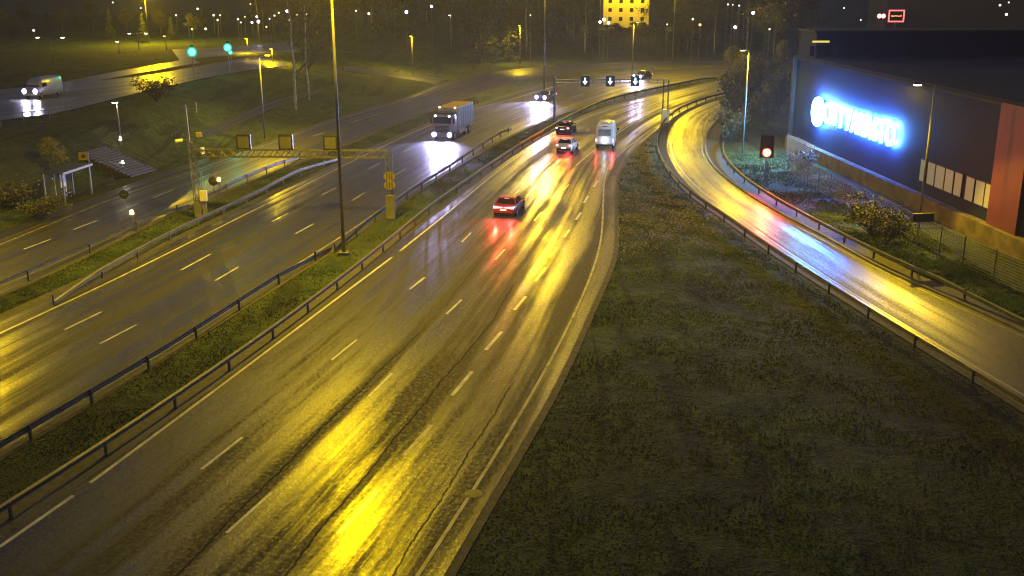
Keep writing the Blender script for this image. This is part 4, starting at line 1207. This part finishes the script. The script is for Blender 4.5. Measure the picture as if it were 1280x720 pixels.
def make_tree(kind, seed):
    rng = random.Random(seed)
    t = bpy.data.objects.new('tree', None); COL.objects.link(t)
    tr = MB(); tw = MB(); lf = MB(); tips = []
    if kind in ('birch', 'leafy', 'yellow'):
        H = 10.0
        pts = [Vector((rng.gauss(0, .05)*k, rng.gauss(0, .05)*k, H*k/5)) for k in range(6)]
        tr.tube(pts, [0.17, 0.15, 0.12, 0.09, 0.06, 0.03], 8)
        for k in range(20):
            f = rng.uniform(0.25, 0.98); i = min(4, int(f*5)); p_ = pts[i].lerp(pts[i+1], f*5-i)
            a = rng.uniform(0, 6.28); d = Vector((math.cos(a), math.sin(a), rng.uniform(0.5, 1.3))).normalized()
            limb(tw, p_, d, (1.1-f)*3.4+0.5, 0.05*(1.2-f), 2, rng, tips, 0.5, 4)
        if kind == 'birch':
            for c, d in tips: leaves(lf, c, 1, 0.35, 0.09, rng)
        else:
            for c, d in tips: leaves(lf, c, 9, 0.32, 0.16, rng)
    elif kind == 'spruce':
        H = 12.0
        tr.tube([(0, 0, 0), (0, 0, H*0.5), (0, 0, H)], [0.2, 0.13, 0.02], 7)
        for k in range(150):
            f = rng.uniform(0.06, 1); a = rng.uniform(0, 6.28); L = (1-f)*2.6+0.25
            d = Vector((math.cos(a), math.sin(a), -0.22)); p0 = Vector((0, 0, H*f))
            tw.tube([p0, p0+d*L], [0.03, 0.01], 3, False)
            for j in range(12): leaves(lf, p0+d*L*rng.uniform(0.15, 1), 1, 0.10, 0.2, rng)
    elif kind == 'bush':
        tr.tube([(0, 0, 0), (0, 0, 0.5)], [0.06, 0.05], 6)
        for k in range(14):
            a = rng.uniform(0, 6.28); d = Vector((math.cos(a)*0.7, math.sin(a)*0.7, rng.uniform(0.5, 1.3))).normalized()
            limb(tw, Vector((0, 0, 0.1)), d, rng.uniform(0.9, 1.7), 0.03, 2, rng, tips, 0.5, 4)
        for c, d in tips: leaves(lf, c, 5, 0.18, 0.09, rng)
    m_tr = {'birch': 'birch'}.get(kind, 'bark')
    tko = tr.build('trunk', M[m_tr], t, True)
    tw.build('branches', M['twig'], t)
    lm = {'birch': 'leaf', 'leafy': 'leaf', 'yellow': 'leaf_y', 'spruce': 'leaf_d', 'bush': 'leaf'}[kind]
    lf.build('crown' if kind != 'bush' else 'foliage', M[lm], t)
    return t
PROTO = {}
for kind, sds in (('birch', (1, 2, 3)), ('leafy', (4, 5, 6)), ('yellow', (7,)), ('spruce', (8, 9)), ('bush', (10, 11, 12))):
    PROTO[kind] = [make_tree(kind, s) for s in sds]
used = set()
def plant(kind, var, loc, h, label, group=None, wide=1.0):
    pr = PROTO[kind][var % len(PROTO[kind])]
    base_h = {'birch': 10, 'leafy': 10, 'yellow': 10, 'spruce': 12, 'bush': 2.0}[kind]
    s = h/base_h
    rz = random.uniform(0, 6.28)
    nm = {'birch': 'bare_birch_tree', 'leafy': 'leafy_tree', 'yellow': 'yellow_tree', 'spruce': 'spruce_tree', 'bush': 'bush'}[kind]
    if id(pr) in used: o = copy_tree(pr, loc, rz)
    else: used.add(id(pr)); o = pr; o.location = loc; o.rotation_euler = (0, 0, rz)
    o.name = nm; o.scale = (s*wide, s*wide, s)
    tag(o, label, 'bush' if kind == 'bush' else 'tree', group)
    if 'group' in o.keys() and not group: del o['group']
    return o
def at_ground(px, py): return hit(px, py)
random.seed(21)
plant('yellow', 0, at_ground(66, 226), 3.4, 'small yellow-green tree behind the left end of the bus shelter')
for (px, py, h, v, lab) in ((370, 138, 15, 0, 'bare pale birch on the grass, left one of the pair'),
                            (386, 126, 14, 1, 'bare pale birch on the grass, right one of the pair')):
    plant('birch', v, at_ground(px, py), h, lab)
def far_pt(px, Y):
    # a spot Y metres ahead of the camera, on the sight column px
    x = (px-640)/FPX*Y*1.03
    return Vector((x, Y, ground_h(x, Y)))
# right: hedge and trees behind the ramp bend
for (px, py, h, lab) in ((906, 178, 3.4, 'dark bush at the outer edge of the ramp bend, nearest of the row'), (912, 158, 4.4, 'dark bush at the outer edge of the ramp bend, second of the row'),
                         (913, 141, 4.6, 'dark bush at the outer edge of the ramp bend, third of the row'), (926, 128, 5, 'dark bush at the outer edge of the ramp bend, farthest of the row'),
                         (950, 156, 4.0, 'dark bush between the ramp bend and the corner of the dark building'), (968, 136, 4.5, 'dark bush beside the end of the dark building'),
                         (944, 118, 5.5, 'tall dark bush behind the tall grey street lamp')):
    plant('bush', int(px), at_ground(px+6, py), h*0.9, lab, wide=0.72)
plant('yellow', 0, at_ground(914, 108), 6.0, 'lamp-lit yellow tree above the ramp bend')
plant('yellow', 0, at_ground(974, 118), 7.5, 'lamp-lit yellow-green tree at the corner of the dark building', wide=0.6)
plant('bush', 1, at_ground(1108, 306), 1.8, 'tangled dark bush at the wire fence, left of the direction board')
plant('bush', 2, at_ground(1090, 296), 2.0, 'low dark bush at the wire fence below the dark building', wide=1.3)
plant('bush', 2, at_ground(1000, 214), 1.4, 'low green bush beside the red signal', wide=1.3)
plant('bush', 0, at_ground(52, 276), 1.5, 'low brown bush left of the bus shelter', wide=1.4)
plant('bush', 1, at_ground(20, 262), 1.8, 'low brown bush at the left edge above the bus road', wide=1.4)
plant('bush', 0, at_ground(196, 128), 2.4, 'bush on the verge of the upper road', wide=1.2)
zones = [(330, 480, 225, 330, 'tree in the dark wood between the junction lights and the low street lamp'),
         (480, 640, 232, 330, 'tree in the dark wood behind the grass above the truck'),
         (640, 742, 262, 345, 'tree in the dark wood left of the yellow-lit building'),
         (815, 905, 262, 345, 'tree in the dark wood right of the yellow-lit building'),
         (905, 985, 215, 330, 'tree in the dark wood left of the dark building')]
gi = 0
for (x0, x1, Y0, Y1, lab) in zones:
    n = 18
    for k in range(n):
        px = x0+(x1-x0)*(k+random.random())/n
        Y = random.uniform(Y0, Y1)
        if px < 500 and Y < 250: Y += 20
        kind = random.choice(['birch', 'leafy', 'leafy', 'spruce', 'spruce'])
        h = random.uniform(10, 17)*(0.85 if px < 480 else 1)
        plant(kind, k, far_pt(px, Y), h, {'birch': 'bare pale ', 'leafy': 'brownish leafy ', 'spruce': 'dark spruce '}[kind]+lab, {'birch': 'birches ', 'leafy': 'leafy trees ', 'spruce': 'spruces '}[kind]+'of the far wood, zone '+['left', 'centre left', 'centre', 'centre right', 'right'][gi])
    gi += 1
# understorey right under the yellow building
for k in range(7):
    plant('leafy', k, far_pt(752+k*10, 268+random.random()*22), 5.0+random.random(), 'low bushy tree standing in front of the yellow-lit building', 'low trees before the yellow-lit building', wide=1.4)
for k in range(16):
    px = 10+k*19+random.random()*8
    Y = random.uniform(235, 330)
    kind = ['spruce', 'leafy'][k % 2]
    plant(kind, k, far_pt(px, Y), random.uniform(5, 8), {'leafy': 'brownish leafy ', 'spruce': 'dark spruce '}[kind]+'tree beyond the car park in the dark upper left', {'leafy': 'leafy trees ', 'spruce': 'spruces '}[kind]+'beyond the car park')

# ------------------------------------------------------------------ far buildings
def block(name, label, x, y, w, d, h, m, rz=0, z=None, windows=0):
    z = ground_h(x, y) if z is None else z
    t = thing(name, label, 'building', (x, y, z), rz)
    MB().box((0, d/2, h/2), (w, d, h)).build('wall', M[m], t)
    MB().box((0, d/2, h+0.15), (w+0.6, d+0.6, 0.3)).build('roof', M['roof'], t)
    return t
M['render'] = mat('pale_render', (0.5, 0.44, 0.30), 0.8, scale=0.3, amt=0.1)
M['greywall'] = mat('grey_rendered_wall', (0.10, 0.10, 0.10), 0.8, scale=0.2, amt=0.15)
c = far_pt(774, 400)
t = block('apartment_block', 'tall apartment block lit bright yellow by a street lamp at the top centre', c.x, c.y, 17, 14, 26, 'render')
for zf in range(7):
    for xf in range(4):
        w_ = MB().box((-6+xf*4, -0.04, 3.2+zf*3.2), (1.3, 0.1, 1.4)).build('window', M['dark_metal'], t)
        MB().box((-6+xf*4, -0.1, 3.2+zf*3.2), (1.1, 0.04, 1.2)).build('pane', M['glass'], w_)
for dx in (-5.5, 5.5):
    gl = lamp_point(t, (dx, -9, 14), 12000, SODIUM, 0.6, 'facade_lamp_light')
tp = thing('facade_lamp', 'tall lamp post standing before the yellow-lit block', 'street lamp', (c.x-10.5, c.y-9, 0))
MB().tube([(0, 0, 0), (0, 0, 14)], 0.14, 8).build('pole', M['pole'], tp)
MB().box((0.5, 0, 14), (1.2, 0.4, 0.2)).build('luminaire', M['dark_metal'], tp)
c = far_pt(955, 420)
block('tower_block', 'unlit grey tower block in the dark at the top, left of the dark building', c.x, c.y, 12, 12, 22, 'greywall')
# low grey hall with the red message board
c = far_pt(1165, 330)
t = block('warehouse', 'long low grey hall behind the roof of the dark building', c.x, c.y, 44, 18, 17, 'greywall')
for k in range(7):
    MB().box((-18+k*6, -0.05, 13.6), (1.6, 0.12, 2.2)).build('window', M['window_far'] if 'window_far' in M else M['glass'], t)
M['led_red'] = emit('red_led_frame', (1.0, 0.16, 0.14), 2.4, False)
M['led_or'] = emit('orange_led_text', (1.0, 0.32, 0.05), 2.2, False)
M['red_hot'] = emit('red_warning_lamp', (1.0, 0.14, 0.30), 12, False)
d = ray(1120.5, 20); Yl = 322.0; tt = Yl/d.y
bp = Vector((d.x*tt, Yl, CAM_H+d.z*tt))
t = thing('led_board', 'red framed LED message board high above the dark building roof', 'LED sign', (bp.x, bp.y, bp.z-2.3))
s = Yl/FPX*1.02
MB().box((0, 0.15, 2.3), (21*s, 0.3, 15*s)).build('panel', M['black'], t)
fr = MB()
fr.box((0, -0.03, 2.3+6.3*s), (19*s, 0.06, 1.5*s)).box((0, -0.03, 2.3-6.3*s), (19*s, 0.06, 1.5*s)).box((-8.8*s, -0.032, 2.3), (1.5*s, 0.06, 14*s)).box((8.8*s, -0.032, 2.3), (1.5*s, 0.06, 14*s))
fr.build('lit_frame', M['led_red'], t)
tx = MB()
for k in range(11): tx.box(((-5.5+k*1.1)*s, -0.03, 2.3+random.uniform(-.25, .25)*s), (0.8*s, 0.05, (1.1 if k % 10 else 2.2)*s))
tx.build('text_line', M['led_or'], t)
MB().tube([(0, 0.3, 2.2-7*s), (0, 0.3, -bp.z+2.3)], 0.25, 8).build('pole', M['pole'], t)
for k, lab in ((0, 'red warning light left of the message board, left one of the pair'), (1, 'red warning light left of the message board, right one of the pair')):
    d = ray(1099+k*5, 20); q = Vector((d.x*tt, Yl, CAM_H+d.z*tt))
    w_ = thing('red_light', lab, 'warning light', (q.x, q.y, 0), 0)
    MB().tube([(0, 0, 0), (0, 0, q.z-0.5)], 0.12, 6).build('post', M['pole'], w_)
    MB().disc((0, -0.2, q.z), (0, -1, 0), 0.62, 14, 0.1).build('lens', M['red_hot'], w_)

# ------------------------------------------------------------------ distant point lights: each a small lamp post
M['w_far'] = emit('far_white_lamp', (1.0, 0.95, 0.85), 1.6, False)
M['b_far'] = emit('far_bluish_lamp', (0.72, 0.66, 1.0), 14, False)
M['y_far'] = emit('far_yellow_lamp', (1.0, 0.72, 0.2), 2, False)
far = [(42, 38, 'w', 1.2), (141, 3, 'w', .8), (176, 10, 'w', .8), (201, 14, 'w', 1), (220, 19, 'w', .9), (235, 23, 'w', 1.1), (247, 11, 'w', 1.1),
       (267, 19, 'w', 1.1), (275, 19, 'w', .8), (272, 25, 'w', 1), (240, 36.5, 'y', 1), (257, 36, 'w', 1.2), (297.5, 24, 'w', 1), (301, 28, 'w', .8), (306, 21, 'y', .7),
       (313, 5, 'w', .8), (315, 28, 'b', 1), (323, 27, 'b', 1.4), (321, 21, 'b', .9), (333, 33.5, 'y', .9), (337, 23.5, 'w', .8), (343, 19.5, 'w', 1), (348.5, 16, 'w', .9),
       (359, 14, 'b', 1.4), (362, 24.5, 'w', 1.1), (371, 18.5, 'y', .9), (383, 17.5, 'w', .9), (445, 13.5, 'w', .9), (461, 17, 'w', 1.3), (508, 15, 'b', 1.4), (539.5, 8, 'b', 1.2),
       (663, 19, 'w', .8), (750, 27.5, 'b', 1.2), (755, 24.5, 'b', 1.4), (760.5, 28.5, 'b', 1.2), (834, 30.5, 'w', .8), (866, 24, 'w', 1.1), (875, 31, 'y', 1.3),
       (919, 34, 'b', 1.4), (941.5, 16, 'b', 1.4), (962, 36.5, 'w', 1.0), (1003, 22, 'b', 1.4), (988, 10, 'w', 1.0), (1055, 10, 'w', .8), (1076, 25, 'w', .8),
       (1250, 6.5, 'w', 1.1), (1261, 3, 'w', .8), (1258, 18, 'b', 1), (910, 5.5, 'w', .9), (916, 6, 'w', .7), (924, 7, 'w', .9), (45, 108, 'w', 0)]
for (px, py, c, sz) in far:
    if not sz: continue
    if 325 < px < 985:
        Y = 205 if px > 700 or px < 480 else 222
        Y = {True: 215, False: 240}[px > 905]
    elif px > 985: Y = 300
    else: Y = 150+(60-py)*3.0
    Y = max(Y, 150)
    d = ray(px, py); tt = Y/d.y
    q = Vector((d.x*tt, Y, CAM_H+d.z*tt))
    g = ground_h(q.x, Y)
    side = 'left' if px < 330 else ('centre' if px < 700 else 'right')
    desc = {'w': 'white', 'b': 'bluish-white', 'y': 'yellowish'}[c]
    near = ('above the car park' if px < 190 else 'above the green signals' if px < 292 else 'over the yellow-lit junction' if px < 400 else 'in the dark wood left of the truck' if px < 600 else 'by the yellow-lit block' if px < 800 else 'in the dark wood right of the yellow-lit block' if px < 980 else 'beyond the roof of the dark building')
    t = thing('distant_lamp', 'distant %s lamp dot %s' % (desc, near), 'street lamp', (q.x, q.y, g), 0, 'distant %s lamps %s' % (desc, near))
    hh = q.z-g
    r_ = 0.20*sz*Y/220
    MB().tube([(0, 0, 0), (0, 0, hh-r_)], 0.05, 5).build('pole', M['galv_d'], t)
    bm = MB()
    bm.tube([(0, 0, hh-r_), (0, 0, hh-r_*0.5), (0, 0, hh+r_*0.5), (0, 0, hh+r_)], [r_*0.4, r_, r_, r_*0.3], 10)
    bm.build('lamp_head', M[{'w': 'w_far', 'b': 'b_far', 'y': 'y_far'}[c]], t)

# ------------------------------------------------------------------ litter of leaves and grass tufts
def inside(p, L, Rr):
    pass
rng = random.Random(11)
M['dead_leaf'] = mat('fallen_leaf', (0.20, 0.18, 0.08), 0.6, scale=3, amt=0.6)
M['blade'] = mat('grass_blade', (0.12, 0.165, 0.05), 0.9, scale=0.22, amt=0.6, spec=0.1)
def seg_x(path, y):
    best = None
    for a, b_ in zip(path, path[1:]):
        if (a.y-y)*(b_.y-y) <= 0 and a.y != b_.y:
            x = a.x+(b_.x-a.x)*(y-a.y)/(b_.y-a.y)
            best = x if best is None else min(best, x)
    return best
lv = MB(); gt = MB()
def add_leaf(x, y, z, s):
    a = rng.uniform(0, 6.28); t1 = rng.uniform(-.5, .5); t2 = rng.uniform(-.5, .5)
    c_, s_ = math.cos(a)*s, math.sin(a)*s
    lv.add([(x-c_, y-s_, z-t1*s), (x+s_*.6, y-c_*.6, z+t2*s), (x+c_, y+s_, z+t1*s), (x-s_*.6, y+c_*.6, z-t2*s)], [(0, 1, 2, 3)])
def add_tuft(x, y, z, h):
    for k in range(4):
        a = rng.uniform(0, 6.28); w = 0.03+0.25*h*0.12; lx, ly = math.cos(a)*h*0.6, math.sin(a)*h*0.6
        gt.add([(x-ly*w/h*1.6, y+lx*w/h*1.6, z), (x+ly*w/h*1.6, y-lx*w/h*1.6, z), (x+lx, y+ly, z+h)], [(0, 1, 2)])
cnt = 0
while cnt < 42000:                        # gore between motorway and ramp
    y = rng.uniform(52, 128)
    xl = seg_x(RC_R, y); xr_ = seg_x(RR_L, y)
    if xl is None or xr_ is None: cnt += 1; continue
    x = rng.uniform(xl+0.25, xr_-1.3) if xr_-1.3 > xl+0.25 else None
    cnt += 1
    if x is None: continue
    if math.sin(x*1.9+math.sin(y*0.8)*2)+math.sin(y*1.3+x) < rng.uniform(-1.8, 1.0): continue
    if y > 72+(x-xl)*0.75+rng.gauss(0, 4.5): add_leaf(x, y, 0.03+rng.random()*0.06, rng.uniform(0.04, 0.09))
from mathutils import noise as mnoise
def strip_tufts(fa, fb, y0, y1, n, ha, hb):
    for _ in range(n):
        y = y0+(y1-y0)*rng.random()**1.6
        a, b_ = fa(y), fb(y)
        if a is None or b_ is None or b_ <= a: continue
        x = rng.uniform(a, b_)
        nv = mnoise.noise(Vector((x*0.35, y*0.35, 0)))+0.5*mnoise.noise(Vector((x*1.1, y*1.1, 3)))
        if nv < -0.25 and rng.random() < 0.75: continue
        add_tuft(x, y, ground_h(x, y)-0.03, (ha+(hb-ha)*max(0, min(1, 0.5+nv)))*rng.uniform(0.7, 1.2))
strip_tufts(lambda y: (seg_x(RC_R, y) or 0)+0.3, lambda y: min(36, (seg_x(RR_L, y) or 36)-1.3), 20, 90, 42000, 0.02, 0.075)
strip_tufts(lambda y: (seg_x(LC_R, y) or 0)+0.5, lambda y: (seg_x(RC_L, y) or 0)-0.9, 26, 150, 9000, 0.03, 0.09)
strip_tufts(lambda y: (seg_x(SR_R, y) or 0)+0.5, lambda y: (seg_x(LC_L, y) or 0)-1.0, 45, 150, 12000, 0.04, 0.12)
strip_tufts(lambda y: (seg_x(RR_R, y) or 0)+1.7, lambda y: 31.0, 50, 112, 22000, 0.06, 0.22)
tag(gt.build('grass_tufts', M['blade']), 'rough grass growing on the verges and between the roads', 'grass', kind='stuff')
tag(lv.build('fallen_leaves', M['dead_leaf']), 'yellow-brown fallen leaves covering the gore between motorway and ramp', 'leaves', kind='stuff')

# ------------------------------------------------------------------ damp night air
hz = MB().box((-20, 250, 16.5), (900, 640, 35)).build('haze', M['concrete'])
hm = bpy.data.materials.new('damp_air'); hm.use_nodes = True
hn = hm.node_tree; hn.nodes.clear()
pv = hn.nodes.new('ShaderNodeVolumePrincipled')
pv.inputs['Color'].default_value = (0.9, 0.92, 1.0, 1)
pv.inputs['Density'].default_value = HAZE
pv.inputs['Anisotropy'].default_value = 0.35
ho = hn.nodes.new('ShaderNodeOutputMaterial')
hn.links.new(pv.outputs[0], ho.inputs['Volume'])
hz.data.materials.clear(); hz.data.materials.append(hm)
tag(hz, 'thin damp night air over the whole junction', 'haze', kind='stuff')
